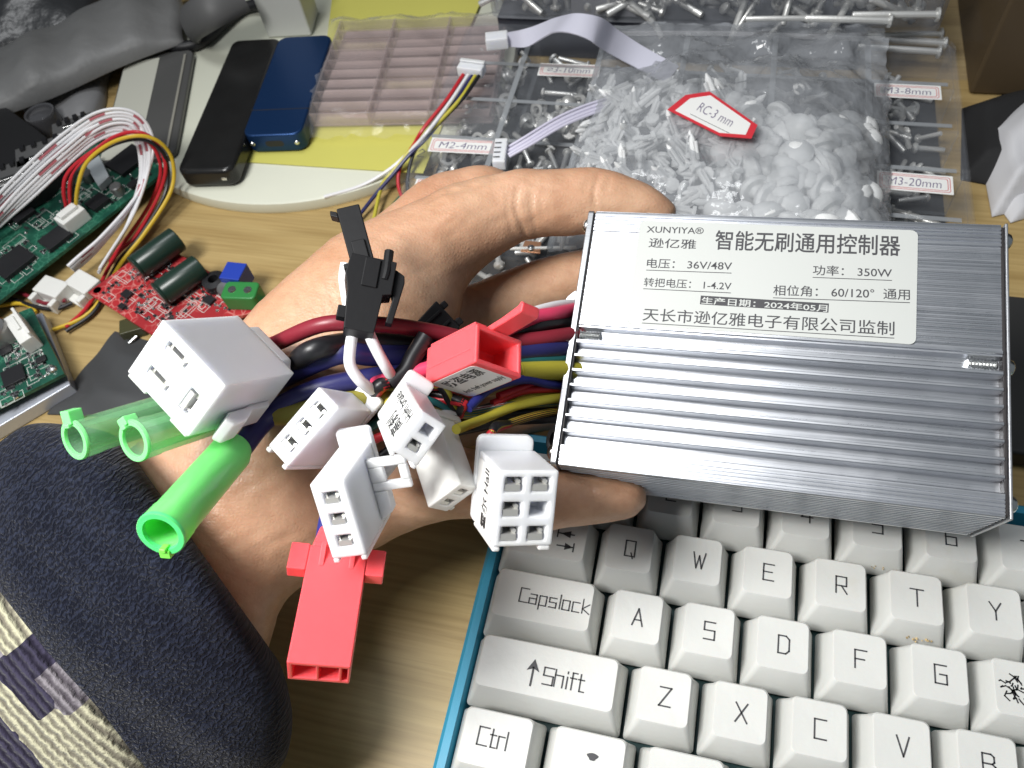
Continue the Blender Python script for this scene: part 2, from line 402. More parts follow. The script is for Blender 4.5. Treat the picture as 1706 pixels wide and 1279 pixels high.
for i in range(len(m.v)): m.v[i][2] = .16
ob('date_lettering', m, M_LABEL, lab)
m = MB(); m.add([(x0+.01,y0+1,.0),(x0+.02,y0+1,.0),(x0+.02,y1-1,0)], [(0,1,2)])

# ------------------------------------------------------------------ keyboard
KU = 19.05; KTOP = 32.0
GL = {  # stroke letters in a 0.62 x 1 cell
 'Q':[[(0,0),(0,1),(.6,1),(.6,0),(0,0)],[(.38,.22),(.5,-.12)]], 'W':[[(0,1),(.2,0),(.36,.8),(.52,0),(.72,1)]], 'E':[[(.6,1),(0,1),(0,0),(.6,0)],[(0,.52),(.5,.52)]],
 'R':[[(0,0),(0,1),(.58,1),(.58,.45),(0,.45)],[(.3,.45),(.6,0)]], 'T':[[(-.05,1),(.65,1)],[(.3,1),(.3,0)]], 'Y':[[(0,1),(.3,.5),(.6,1)],[(.3,.5),(.3,0)]], 'U':[[(0,1),(0,0),(.6,0),(.6,1)]],
 'A':[[(0,0),(.3,1),(.6,0)],[(.12,.33),(.48,.33)]], 'S':[[(.6,1),(0,1),(0,.52),(.6,.52),(.6,0),(0,0)]], 'D':[[(0,0),(0,1),(.42,1),(.6,.82),(.6,.18),(.42,0),(0,0)]], 'F':[[(0,0),(0,1),(.62,1)],[(0,.5),(.5,.5)]],
 'G':[[(.6,1),(0,1),(0,0),(.6,0),(.6,.5),(.25,.5)]], 'H':[[(0,0),(0,1)],[(.6,0),(.6,1)],[(0,.5),(.6,.5)]], 'Z':[[(0,1),(.62,1),(0,0),(.62,0)]], 'X':[[(0,1),(.62,0)],[(0,0),(.62,1)]],
 'C':[[(.6,1),(0,1),(0,0),(.6,0)]], 'V':[[(0,1),(.31,0),(.62,1)]], 'B':[[(0,0),(0,1),(.42,1),(.56,.88),(.56,.62),(.46,.52),(0,.52)],[(.46,.52),(.6,.4),(.6,.12),(.46,0),(0,0)]], 'N':[[(0,0),(0,1),(.6,0),(.6,1)]],
 '3':[[(0,1),(.55,1),(.55,0),(0,0)],[(.1,.5),(.55,.5)]], '4':[[(.5,0),(.5,1),(0,.35),(.68,.35)]], '5':[[(.6,1),(0,1),(0,.55),(.58,.55),(.58,0),(0,0)]], '6':[[(.58,1),(0,1),(0,0),(.58,0),(.58,.52),(0,.52)]], '7':[[(0,1),(.6,1),(.25,0)]], '2':[[(0,1),(.6,1),(.6,.52),(0,.52),(0,0),(.6,0)]],
 'a':[[(.05,.68),(.5,.68),(.5,0),(0,0),(0,.38),(.5,.38)]], 'p':[[(0,-.3),(0,.68),(.5,.68),(.5,0),(0,0)]], 's':[[(.5,.68),(0,.68),(0,.36),(.5,.36),(.5,0),(0,0)]], 'l':[[(.05,1),(.05,0)]], 'o':[[(0,0),(0,.68),(.5,.68),(.5,0),(0,0)]],
 'c':[[(.5,.68),(0,.68),(0,0),(.5,0)]], 'k':[[(0,0),(0,1)],[(.48,.68),(0,.32),(.5,0)]], 'h':[[(0,0),(0,1)],[(0,.68),(.5,.68),(.5,0)]], 'i':[[(.03,0),(.03,.68)],[(.03,.9),(.03,1)]], 'f':[[(.12,0),(.12,1),(.4,1)],[(0,.68),(.36,.68)]], 't':[[(.12,1),(.12,0),(.4,0)],[(0,.68),(.36,.68)]], 'r':[[(0,0),(0,.68),(.36,.68)]]}
ADV = {'l':.24,'i':.22,'f':.5,'t':.52,'r':.46,'W':.85}
def strokes(mb, lines, ox, oy, sc_, z, w):
    for pl in lines:
        P_ = [np.array((ox+x*sc_, oy+y*sc_)) for x, y in pl]
        for a, b in zip(P_[:-1], P_[1:]):
            d = b-a; L = np.linalg.norm(d)
            if L < 1e-6: continue
            d = d/L*w*.5; nn = np.array((-d[1], d[0])); a2, b2 = a-d*.9, b+d*.9
            mb.add([(*(a2-nn),z),(*(b2-nn),z),(*(b2+nn),z),(*(a2+nn),z)], [(0,1,2,3)])
def word(mb, s, ox, oy, size, z, w):
    for ch in s:
        strokes(mb, GL[ch], ox, oy, size, z, w); ox += ADV.get(ch, .72)*size
    return ox
kb = thing('keyboard', 'white keyboard with thin squared legends and a teal blue case edge, lying on the desk', 'keyboard', (100,-20,0))
def kob(n, mb, mt, par=kb, **k): return ob(n, mb, mt, par, world=True, **k)
M_TEAL = mat('teal_case', (.035,.27,.42), .38, bump=.08, bscale=300, var=.06)
M_PLATE = mat('dark_teal_plate', (.040,.095,.095), .5, var=.2, vscale=40)
KX0, KX1, KY0, KY1 = -42.4, 262, -76, 38
mb = MB()
# case: bottom tray with a raised rim whose inner edge slopes
o_, i_, t_ = rrect(KX0,KY0,KX1,KY1,5), rrect(KX0+5.0,KY0+5,KX1-5,KY1-5,2.5), rrect(KX0+1.2,KY0+1.2,KX1-1.2,KY1-1.2,4)
t2 = rrect(KX0+3.4,KY0+3.4,KX1-3.4,KY1-3.4,3)
N_ = len(o_); vs = [(x,y,2) for x,y in o_]+[(x,y,22.5) for x,y in o_]+[(x,y,24.2) for x,y in t_]+[(x,y,24.2) for x,y in t2]+[(x,y,18.5) for x,y in i_]
fs = [tuple(range(N_-1,-1,-1))]+[(r*N_+k, r*N_+(k+1)%N_, (r+1)*N_+(k+1)%N_, (r+1)*N_+k) for r in range(4) for k in range(N_)]
mb.add(vs, fs); kob('case', mb, M_TEAL)
mb = MB(); mb.prism(i_, 17, 18.6); kob('switch_plate', mb, M_PLATE)

def key_mat(name, col, stain=None):
    m = mat(name, col, .34, bump=.12, bscale=700, var=.035, vscale=60, sss=.08, scale=.001)
    nt = m.node_tree; b = nt.nodes['Principled BSDF']
    # a little grime in blotches
    tc = nt.nodes.new('ShaderNodeTexCoord'); n = nt.nodes.new('ShaderNodeTexNoise'); n.inputs['Scale'].default_value = 55; n.inputs['Detail'].default_value = 6
    nt.links.new(tc.outputs['Object'], n.inputs['Vector'])
    r = nt.nodes.new('ShaderNodeMapRange'); r.inputs['From Min'].default_value = .64; r.inputs['From Max'].default_value = .80; r.inputs['To Max'].default_value = .35
    nt.links.new(n.outputs['Fac'], r.inputs['Value'])
    mx = nt.nodes.new('ShaderNodeMix'); mx.data_type = 'RGBA'; mx.inputs[7].default_value = (.42,.37,.22,1)
    src = b.inputs['Base Color'].links[0].from_socket
    nt.links.new(r.outputs[0], mx.inputs[0]); nt.links.new(src, mx.inputs[6]); nt.links.new(mx.outputs[2], b.inputs['Base Color'])
    return m
M_KEY = key_mat('key_white', (.60,.605,.58))
M_STAIN = mat('tan_stain', (.44,.33,.17), .7, bump=.4, bscale=900, var=.3, vscale=300)
def keycap(cx, cy_, wu, legend, dz=0.0, tilt=0.0):
    bw, bh = wu*KU-.95, 18.1; tw, th = bw-5.4, 13.2; ty = .9
    rings = []
    zs = KTOP+dz
    def rr(w, h, r, z, dy): return [(cx+x, cy_+dy+y, z+tilt*y) for x, y in rrect(-w/2,-h/2,w/2,h/2,r,4)]
    rings += [rr(bw,bh,.9,KTOP-10.2,-.6), rr(bw,bh,1.0,KTOP-9.2,-.6), rr(bw-2.6,bh-2.3,1.3,KTOP-4.6+dz,.05), rr(tw+.7,th+.7,1.6,zs-.45,ty), rr(tw,th,1.6,zs-.02,ty), rr(tw-1.4,th-1.4,1.4,zs-.05,ty), rr(tw*.5,th*.5,1.0,zs-.18,ty)]
    m = MB(); n_ = len(rings[0]); vs = sum(rings, []); fs = []
    for r in range(len(rings)-1):
        for k in range(n_): fs.append((r*n_+k, r*n_+(k+1)%n_, (r+1)*n_+(k+1)%n_, (r+1)*n_+k))
    c = len(vs); vs.append((cx, cy_+ty, zs-.2)); fs += [((len(rings)-1)*n_+k, (len(rings)-1)*n_+(k+1)%n_, c) for k in range(n_)]
    m.add(vs, fs); k_ = kob('keycap', m, M_KEY, sharp=28)
    if legend:
        m = MB(); legend(m, cx, cy_, zs+.03)
        if m.v: ob('legend', m, M_GREYINK, k_, world=False); 
    return k_
# legends sit in the keycap's own space: keycaps carry the thing's inverse, so their local space is the world
def L1(ch, s=4.6, dx=-1.2, dy=-1.4):
    def g(m, cx, cy_, z): strokes(m, GL[ch], cx+dx, cy_+dy, s, z, .38)
    return g
rows = [(1, 1.5, [None,'2','3','4','5','6','7',None,None]), (0, 0, list('QWERTYU')+[None]), (-1, .25, list('ASDFGH')+[None]), (-2, .75, list('ZXCVBN'))]
keys = {}
for r, off, ls in rows:
    for i, ch in enumerate(ls):
        x = (i+off)*KU if r < 1 else (i-.5)*KU
        k_ = keycap(x, r*KU, 1, L1(ch) if ch and ch != 'H' else None, dz=rng.uniform(-.12,.12), tilt=rng.uniform(-.006,.006)); keys[ch] = k_
keycap(-1.5*KU, KU, 1, None)
def tab(m, cx, cy_, z):
    x0 = cx+4.2
    strokes(m, [[(0,0),(4.4,0)],[(4.8,1.2),(4.8,-1.2)]], x0-1, cy_-1.8, 1, z, .42); m.add([(x0+1.2,cy_-2.9,z),(x0+3.6,cy_-1.8,z),(x0+1.2,cy_-.7,z)],[(0,1,2)])
    strokes(m, [[(0,0),(4.4,0)],[(-.4,1.2),(-.4,-1.2)]], x0-1, cy_+2.0, 1, z, .42); m.add([(x0+2.4,cy_+.9,z),(x0-.6,cy_+2.0,z),(x0+2.4,cy_+3.1,z)],[(0,2,1)])
keycap(-1.25*KU, 0, 1.5, tab)
keycap(-1.125*KU, -KU, 1.75, lambda m, cx, cy_, z: word(m, 'Capslock', cx-6.6, cy_-.9, 3.9, z, .34))
def shift(m, cx, cy_, z):
    word(m, 'Shift', cx-.6, cy_-2.2, 4.3, z, .36)
    x = cx-3.6; strokes(m, [[(0,-3.6),(0,1)]], x, cy_+.4, 1, z, .5); m.add([(x-1.7,cy_+.5,z),(x,cy_+3.6,z),(x+1.7,cy_+.5,z),(x,cy_+1.2,z)],[(0,3,1),(1,3,2)])
keycap(-.875*KU, -2*KU, 2.25, shift)
keycap(-1.375*KU, -3*KU, 1.25, lambda m, cx, cy_, z: word(m, 'Ctrl', cx-4.6, cy_-.9, 4.3, z, .36))
def mark(m, cx, cy_, z):
    m.add([(cx+1+1.3*math.cos(a)*(1+.3*math.sin(3*a)), cy_+2.2+.9*math.sin(a), z) for a in np.linspace(0,6.28,14,endpoint=False)], [tuple(range(14))])
keycap(-.125*KU, -3*KU, 1.25, mark)
keycap(1.125*KU, -3*KU, 1.25, None); keycap(4.375*KU, -3*KU, 5.25, None)
# ink scribble on the H key and dried glue on a few keys
m = MB(); hx, hy = 5.25*KU, -KU
for k in range(26):
    a = np.array([hx-4+rng.uniform(0,7), hy-2+rng.uniform(0,5)]); b = a+rng.normal(size=2)*1.3
    strokes(m, [[tuple(a), tuple((a+b)/2+rng.normal(size=2)*.4), tuple(b)]], 0, 0, 1, KTOP+.06, .32)
ob('legend', m, M_INK, keys['H'])
m = MB()
for k in range(16):
    cx, cy_ = 4*KU-1.5+rng.uniform(0,7), -8.55+rng.normal()*.25; r_ = rng.uniform(.5,1.1); zc = KTOP-5.2+rng.normal()*.35
    m.lathe([(0,.28),(r_*.7,.2),(r_,0)], 9, M=rand_rot()*.35, t=(cx,cy_+.1,zc))
ob('glue_stain', m, M_STAIN, keys['T'])
m = MB()
for k in range(9):
    cx, cy_ = 3.5*KU+rng.uniform(-1,7), KU-8.6+rng.normal()*.25; m.lathe([(0,.2),(.6,0)], 8, M=rand_rot()*.4, t=(cx,cy_,KTOP-6.4+rng.normal()*.4))
ob('glue_stain', m, M_STAIN, keys['5'])
# ------------------------------------------------------------------ the hand that holds the box
def loft(mb, rings, n=40, uv=None, vs0=0.0):
    """ring = (ax, ay, bx, by, depth, thickness[, depth at b]): an oval between two outline points of the photograph, at its real depth"""
    base = len(mb.v); vs = []; fs = []; uvs = []; m = len(rings); vlen = vs0; pc = None
    for r in rings:
        dA = r[4]; dB = r[6] if len(r) > 6 else r[4]
        A, B = D(r[0], r[1], dA), D(r[2], r[3], dB); c = (A+B)/2; e1 = (B-A)/2
        v = ray((r[0]+r[2])/2, (r[1]+r[3])/2); v = v - e1*(v@e1)/(e1@e1); v = v/np.linalg.norm(v)*r[5]/2
        if pc is not None: vlen += np.linalg.norm(c-pc)
        pc = c; per = math.pi*(np.linalg.norm(e1)+r[5]/2)
        for k in range(n):
            a = 2*math.pi*k/n; vs.append(c + math.cos(a)*e1 + math.sin(a)*v); uvs.append((per*k/n*S*10, vlen*S*10))
    for i in range(m-1):
        for k in range(n): fs.append((i*n+k, i*n+(k+1)%n, (i+1)*n+(k+1)%n, (i+1)*n+k))
    for i, rv in ((0, True), (m-1, False)):
        c = np.mean(vs[i*n:(i+1)*n], axis=0); vs.append(c); uvs.append(uvs[i*n]); ci = len(vs)-1
        for k in range(n): fs.append((i*n+(k+1)%n, i*n+k, ci) if rv else (i*n+k, i*n+(k+1)%n, ci))
    mb.add(vs, fs)
    if uv is not None: uv.extend(uvs)
def dense(rings, k=5):
    w = max(len(r) for r in rings); R = [list(r)+[r[4]]*(w-len(r)) for r in rings]
    return [tuple(x) for x in spline(np.array(R, float), k)]
hand = MB()
# forearm, wrist and back of the hand, then the index finger along the top edge of the box
loft(hand, dense([(120,800,400,1190,212,46),(225,742,446,1085,214,45),(300,662,470,1010,215,44),(365,585,520,965,216,43),(425,512,600,922,217,42),(478,462,660,880,219,42),(545,408,700,800,222,40),(620,366,735,650,226,36),(690,338,760,560,229,32),(745,312,772,490,231,27),(795,297,805,446,231,22),(840,287,850,414,231,19),(872,281,884,398,231,17.5),(905,283,918,394,231,17),(945,281,955,392,231,16.5),(990,279,1000,388,231,16),(1030,288,1030,386,231,15.5),(1070,303,1062,386,231,14.5),(1100,320,1090,384,231,12),(1120,336,1112,380,231,8),(1129,346,1126,366,231,3)]))
# thumb root and thumb under the lower edge
loft(hand, dense([(470,640,560,930,218,34),(540,660,622,912,216,34),(600,690,655,894,214,32),(660,715,705,876,212,28),(725,735,760,864,210,24),(790,748,805,866,209,21),(850,757,855,880,208,19),(905,766,905,884,208,17.5),(950,774,950,878,208,16.5),(1000,784,1000,872,208,15.5),(1040,793,1038,866,208,14),(1064,803,1060,858,208,11),(1078,817,1077,842,208,5)]))
# palm body behind, web, and the other fingers going under the box
loft(hand, dense([(470,560,560,900,232,30),(560,520,640,860,240,30),(640,500,700,800,246,28),(700,500,740,720,250,24),(740,520,770,660,252,18)]))
loft(hand, dense([(560,420,660,560,238,26),(640,352,700,480,244,24),(705,300,745,420,248,21),(758,284,780,390,250,19),(812,276,822,372,250,17),(870,300,876,384,252,15),(930,330,935,384,254,12)]))
loft(hand, dense([(660,500,720,650,246,26),(705,496,745,625,248,23),(755,484,790,590,249,19.5),(810,463,840,560,250,18),(860,444,885,540,251,17),(910,428,925,520,251,16.5),(960,417,970,506,251,16),(1020,410,1025,494,250,15),(1080,412,1082,486,249,13),(1125,428,1122,470,248,8)]))
loft(hand, dense([(660,560,700,690,256,24),(730,560,750,660,260,19),(810,550,825,640,262,17),(890,530,900,616,262,16),(970,515,975,596,261,15),(1060,510,1062,580,260,13),(1110,520,1110,560,259,7)]))
loft(hand, dense([(660,640,680,770,256,22),(730,660,740,750,260,16),(800,660,806,740,262,14.5),(880,650,884,724,262,13.5),(960,640,962,706,261,12),(1010,646,1010,690,260,7)]))
# webs
loft(hand, dense([(640,470,640,760,236,26),(690,455,690,700,240,22),(735,450,735,600,243,16),(770,456,770,540,244,10)]))
me = mesh_from('person', hand, sharp=0)
tmp = bpy.data.objects.new('tmp', me); COL.objects.link(tmp)
md = tmp.modifiers.new('r', 'REMESH'); md.mode = 'VOXEL'; md.voxel_size = 0.0009
m2 = tmp.modifiers.new('s', 'SMOOTH'); m2.factor = .5; m2.iterations = 14
dg = bpy.context.evaluated_depsgraph_get()
me2 = bpy.data.meshes.new_from_object(tmp.evaluated_get(dg)); bpy.data.objects.remove(tmp)
nv = len(me2.vertices); co = np.empty(nv*3); me2.vertices.foreach_get('co', co); co = co.reshape(-1,3)
no = np.empty(nv*3); me2.vertex_normals.foreach_get('vector', no); no = no.reshape(-1,3)
px = to_px(co/S); dep = ((co/S-CAM) @ RT.T)[:,2]
vdir = (co/S-CAM); vdir /= np.linalg.norm(vdir,axis=1)[:,None]; front = (-(no*vdir).sum(1) > -.1)
disp = np.zeros(nv)
def crease(pts, width, depth_, far=None):
    """a skin fold pressed into the surface along a line"""
    P_ = spline(pts, 5) if len(pts) > 2 else np.array(pts, float); best = np.full(nv, 1e9); tt = np.zeros(nv)
    L = 0; cum = [0]+list(np.cumsum(np.linalg.norm(np.diff(P_,axis=0),axis=1))); tot = cum[-1]
    for i in range(len(P_)-1):
        a, b = P_[i], P_[i+1]; ab = b-a; t = np.clip(((px-a)@ab)/(ab@ab+1e-9),0,1); d = np.linalg.norm(px-(a+t[:,None]*ab),axis=1)
        m_ = d < best; best[m_] = d[m_]; tt[m_] = (cum[i]+t[m_]*(cum[i+1]-cum[i]))/tot
    fade = np.clip(np.minimum(tt, 1-tt)*5, 0.15, 1)
    sel = front if far is None else front & (dep < far)
    disp[sel] -= (0.9*depth_*np.exp(-(best/width)**2)*fade)[sel]
FF = 242
for pts, w, d in (
  [((866,300),(858,340),(872,380),(880,404)),4.5,.55], [((850,310),(846,350),(856,396)),4,.3], [((885,310),(886,350),(896,390)),4,.35], [((900,330),(905,360)),3.5,.25],
  [((1000,284),(990,315),(992,350)),4,.5], [((1016,290),(1010,320)),3.5,.25], [((980,290),(974,330)),3.5,.2],
  [((700,345),(735,325),(790,312),(850,284)),4.5,.4], [((655,372),(700,350),(760,330)),4,.2], [((722,360),(760,338)),3.5,.2], [((735,380),(770,356)),3.5,.2], [((742,398),(765,384)),3.5,.16],
  [((520,455),(535,490),(552,540)),3.5,.30],[((535,450),(550,485),(566,540)),3.5,.28],[((548,445),(566,480),(582,540)),3.5,.26],[((560,440),(580,478),(596,535)),3.5,.24],[((505,465),(520,500),(534,548)),3.5,.24],[((575,436),(596,470),(612,520)),3.5,.2],
  [((490,480),(503,510),(515,550)),3.5,.18],
  [((660,470),(700,450),(740,420)),6,.18],
  [((640,800),(690,830),(740,838)),5,.5],[((655,790),(700,812),(760,818)),5,.4],[((640,830),(690,852),(720,858)),5,.45],[((690,790),(730,800),(780,800)),5,.35],[((650,860),(690,872)),4,.3],
  [((470,930),(520,930),(580,905)),6,.25],[((455,965),(500,960),(545,945)),6,.2],[((430,890),(470,900),(520,880)),6,.12],
  [((985,800),(990,835),(985,866)),5,.25],[((900,800),(905,840),(900,872)),5,.25]):
    crease(pts, w, d, FF)
# larger soft relief: tendon, bone and skin
def blob(cx, cy_, r, h):
    d2 = ((px-np.array([cx,cy_]))**2).sum(1); disp[front] += (h*np.exp(-d2/r**2))[front]
blob(585,420,45,1.2); blob(765,350,40,.8); blob(700,420,35,-.6); blob(470,600,60,.5); blob(640,900,40,.6); blob(575,700,70,.6)
disp += .12*np.sin(px[:,0]*.11+np.sin(px[:,1]*.07)*2)*np.sin(px[:,1]*.09)
co = co + no*disp[:,None]*S
me2.vertices.foreach_set('co', co.ravel()); me2.polygons.foreach_set('use_smooth', [True]*len(me2.polygons)); me2.update()
def skin_mat():
    m = mat('skin', (.50,.29,.17), .40, spec=.5, sss=.22, rad=(1,.36,.18), scale=.0035); nt = m.node_tree; b = nt.nodes['Principled BSDF']
    tc = nt.nodes.new('ShaderNodeTexCoord')
    def noise(s, d=4, w=None):
        n = nt.nodes.new('ShaderNodeTexNoise'); n.inputs['Scale'].default_value = s; n.inputs['Detail'].default_value = d
        nt.links.new(w or tc.outputs['Object'], n.inputs['Vector']); return n
    n1 = noise(38, 6); cr = nt.nodes.new('ShaderNodeValToRGB'); e = cr.color_ramp.elements
    e[0].position = .3; e[0].color = (.45,.24,.14,1); e[1].position = .7; e[1].color = (.62,.40,.265,1)
    nt.links.new(n1.outputs['Fac'], cr.inputs[0])
    n2 = noise(420, 3); mx = nt.nodes.new('ShaderNodeMix'); mx.data_type = 'RGBA'; mx.blend_type = 'MULTIPLY'; mx.inputs[0].default_value = .22
    c2 = nt.nodes.new('ShaderNodeValToRGB'); c2.color_ramp.elements[0].position = .3; c2.color_ramp.elements[0].color = (.62,.5,.45,1); c2.color_ramp.elements[1].position = .6
    nt.links.new(n2.outputs['Fac'], c2.inputs[0]); nt.links.new(cr.outputs[0], mx.inputs[6]); nt.links.new(c2.outputs[0], mx.inputs[7]); n5 = noise(14, 3); r5 = nt.nodes.new('ShaderNodeMapRange'); r5.inputs['From Min'].default_value = .45; r5.inputs['From Max'].default_value = .68; r5.inputs['To Max'].default_value = .32; nt.links.new(n5.outputs['Fac'], r5.inputs['Value'])
    m5 = nt.nodes.new('ShaderNodeMix'); m5.data_type = 'RGBA'; m5.inputs[7].default_value = (.52,.23,.15,1); nt.links.new(r5.outputs[0], m5.inputs[0]); nt.links.new(mx.outputs[2], m5.inputs[6]); nt.links.new(m5.outputs[2], b.inputs['Base Color'])
    # fine cross-hatched skin lines and pores
    mp = nt.nodes.new('ShaderNodeMapping'); mp.inputs['Rotation'].default_value = (0,0,math.radians(38)); mp.inputs['Scale'].default_value = (260,900,500); nt.links.new(tc.outputs['Object'], mp.inputs[0])
    n3 = noise(1.0, 3, mp.outputs[0])
    v = nt.nodes.new('ShaderNodeTexVoronoi'); v.inputs['Scale'].default_value = 900; v.feature = 'DISTANCE_TO_EDGE'; nt.links.new(tc.outputs['Object'], v.inputs['Vector'])
    ad = nt.nodes.new('ShaderNodeMath'); ad.operation = 'ADD'; nt.links.new(n3.outputs['Fac'], ad.inputs[0]); nt.links.new(v.outputs['Distance'], ad.inputs[1])
    bp = nt.nodes.new('ShaderNodeBump'); bp.inputs['Strength'].default_value = .5; bp.inputs['Distance'].default_value = .00022
    nt.links.new(ad.outputs[0], bp.inputs['Height']); nt.links.new(bp.outputs[0], b.inputs['Normal'])
    return m
me2.materials.clear(); me2.materials.append(skin_mat())
person = bpy.data.objects.new('person', me2); COL.objects.link(person)
tag(person, 'left hand and forearm in a navy cuff and knitted sleeve gripping the metal box', 'person')

def cloth_mat(name, knit):
    m = bpy.data.materials.new(name); m.use_nodes = True; nt = m.node_tree; b = nt.nodes['Principled BSDF']
    b.inputs['Roughness'].default_value = .95; b.inputs['Specular IOR Level'].default_value = .1; b.inputs['Sheen Weight'].default_value = .12; b.inputs['Sheen Roughness'].default_value = .5
    uv = nt.nodes.new('ShaderNodeUVMap'); uv.uv_map = 'UVMap'
    warp = nt.nodes.new('ShaderNodeTexNoise'); warp.inputs['Scale'].default_value = 14; warp.inputs['Detail'].default_value = 3; nt.links.new(uv.outputs[0], warp.inputs['Vector'])
    wm = nt.nodes.new('ShaderNodeVectorMath'); wm.operation = 'SCALE'; wm.inputs['Scale'].default_value = .022 if knit else .09; nt.links.new(warp.outputs['Color'], wm.inputs[0])
    va = nt.nodes.new('ShaderNodeVectorMath'); va.operation = 'ADD'; nt.links.new(uv.outputs[0], va.inputs[0]); nt.links.new(wm.outputs[0], va.inputs[1])
    mp = nt.nodes.new('ShaderNodeMapping'); nt.links.new(va.outputs[0], mp.inputs[0])
    mp.inputs['Scale'].default_value = (30,75,1) if knit else (120,52,1)
    n = nt.nodes.new('ShaderNodeTexNoise'); n.inputs['Scale'].default_value = 1; n.inputs['Detail'].default_value = 3; nt.links.new(mp.outputs[0], n.inputs['Vector'])
    h = n.outputs['Fac']
    wv = nt.nodes.new('ShaderNodeTexWave'); wv.wave_type = 'BANDS'; wv.bands_direction = 'Y' if knit else 'X'; wv.inputs['Scale'].default_value = 17 if knit else 22; wv.inputs['Distortion'].default_value = 2.2 if knit else 9; wv.inputs['Detail'].default_value = 3; wv.inputs['Detail Scale'].default_value = 3
    nt.links.new(uv.outputs[0], wv.inputs['Vector'])
    ad = nt.nodes.new('ShaderNodeMath'); ad.operation = 'ADD'; nt.links.new(h, ad.inputs[0])
    wk = nt.nodes.new('ShaderNodeMath'); wk.operation = 'MULTIPLY'; wk.inputs[1].default_value = 1.0 if knit else .35; nt.links.new(wv.outputs['Fac'], wk.inputs[0]); nt.links.new(wk.outputs[0], ad.inputs[1])
    bp = nt.nodes.new('ShaderNodeBump'); bp.inputs['Strength'].default_value = .9; bp.inputs['Distance'].default_value = .0007
    nt.links.new(ad.outputs[0], bp.inputs['Height']); nt.links.new(bp.outputs[0], b.inputs['Normal'])
    cr = nt.nodes.new('ShaderNodeValToRGB'); e = cr.color_ramp.elements
    if not knit:
        e[0].position = .35; e[0].color = (.004,.005,.011,1); e[1].position = .8; e[1].color = (.030,.037,.066,1)
        mh = nt.nodes.new('ShaderNodeMath'); mh.operation = 'MULTIPLY'; mh.inputs[1].default_value = .6; nt.links.new(ad.outputs[0], mh.inputs[0]); nt.links.new(mh.outputs[0], cr.inputs[0]); nt.links.new(cr.outputs[0], b.inputs['Base Color'])
    else:
        mp2 = nt.nodes.new('ShaderNodeMapping'); mp2.inputs['Scale'].default_value = (5.0,6.2,1); mp2.inputs['Location'].default_value = (.35,.22,.5); nt.links.new(va.outputs[0], mp2.inputs[0])
        vo = nt.nodes.new('ShaderNodeTexVoronoi'); vo.distance = 'CHEBYCHEV'; vo.inputs['Scale'].default_value = 1.5; vo.inputs['Randomness'].default_value = .55; nt.links.new(mp2.outputs[0], vo.inputs['Vector'])
        sp = nt.nodes.new('ShaderNodeSeparateColor'); nt.links.new(vo.outputs['Color'], sp.inputs[0])
        ck = nt.nodes.new('ShaderNodeValToRGB'); ck.color_ramp.interpolation = 'CONSTANT'; q = ck.color_ramp.elements; q[0].color = (.045,.040,.070,1); q[1].position = .38; q[1].color = (.50,.48,.34,1); q2 = q.new(.84); q2.color = (.24,.22,.24,1)
        nt.links.new(sp.outputs[0], ck.inputs[0])
        e[0].position = .3; e[0].color = (.35,.33,.36,1); e[1].position = .8; e[1].color = (1,1,1,1)
        mh = nt.nodes.new('ShaderNodeMath'); mh.operation = 'MULTIPLY'; mh.inputs[1].default_value = .6; nt.links.new(ad.outputs[0], mh.inputs[0]); nt.links.new(mh.outputs[0], cr.inputs[0])
        mx = nt.nodes.new('ShaderNodeMix'); mx.data_type = 'RGBA'; mx.blend_type = 'MULTIPLY'; mx.inputs[0].default_value = 1; nt.links.new(ck.outputs[0], mx.inputs[6]); nt.links.new(cr.outputs[0], mx.inputs[7]); nt.links.new(mx.outputs[2], b.inputs['Base Color'])
    return m
AX = D(90,1120,200)-D(400,850,200); AX /= np.linalg.norm(AX); AP = np.cross(AX, ray(250,1000)); AP /= np.linalg.norm(AP)
def planar(m): P_ = np.array(m.v); return np.stack([P_@AP*.01, P_@AX*.01], 1).tolist()      # weave runs straight along the arm
cuff = MB(); uv = []
rs = dense([(214,756,446,1078,214,40),(206,738,466,1105,210,55),(178,722,480,1150,207,63),(122,712,486,1205,205,67),(50,712,470,1270,204,68),(-10,750,420,1315,203,67),(-62,790,368,1335,203,65),(-98,855,296,1345,203,59),(-92,905,262,1320,204,48)], 8)
loft(cuff, rs, n=96, uv=uv); cuff.uv = planar(cuff)
cv = np.array(cuff.v); u_, w_ = cv@AP, cv@AX      # soft folds and creases round the cuff
fold = 1.1*np.sin(w_*.22+1.3*np.sin(u_*.07))+.7*np.sin(w_*.45+u_*.06+2)+.6*np.sin(u_*.16+w_*.05)
vd = CAM-cv; vd /= np.linalg.norm(vd,axis=1)[:,None]; cuff.v = (cv+vd*fold[:,None]*.8).tolist()
o = ob('sleeve_cuff', cuff, cloth_mat('navy_terry', False), person, sharp=0)
swe = MB(); uv = []
loft(swe, dense([(-50,890,275,1290,206,44),(-80,870,305,1335,204,54),(-130,870,310,1400,203,61),(-200,890,270,1480,203,64),(-300,1000,200,1640,203,66),(-420,1100,80,1750,203,66)], 8), n=96, uv=uv); swe.uv = planar(swe)
ob('sweater_sleeve', swe, cloth_mat('patterned_knit', True), person, sharp=0)
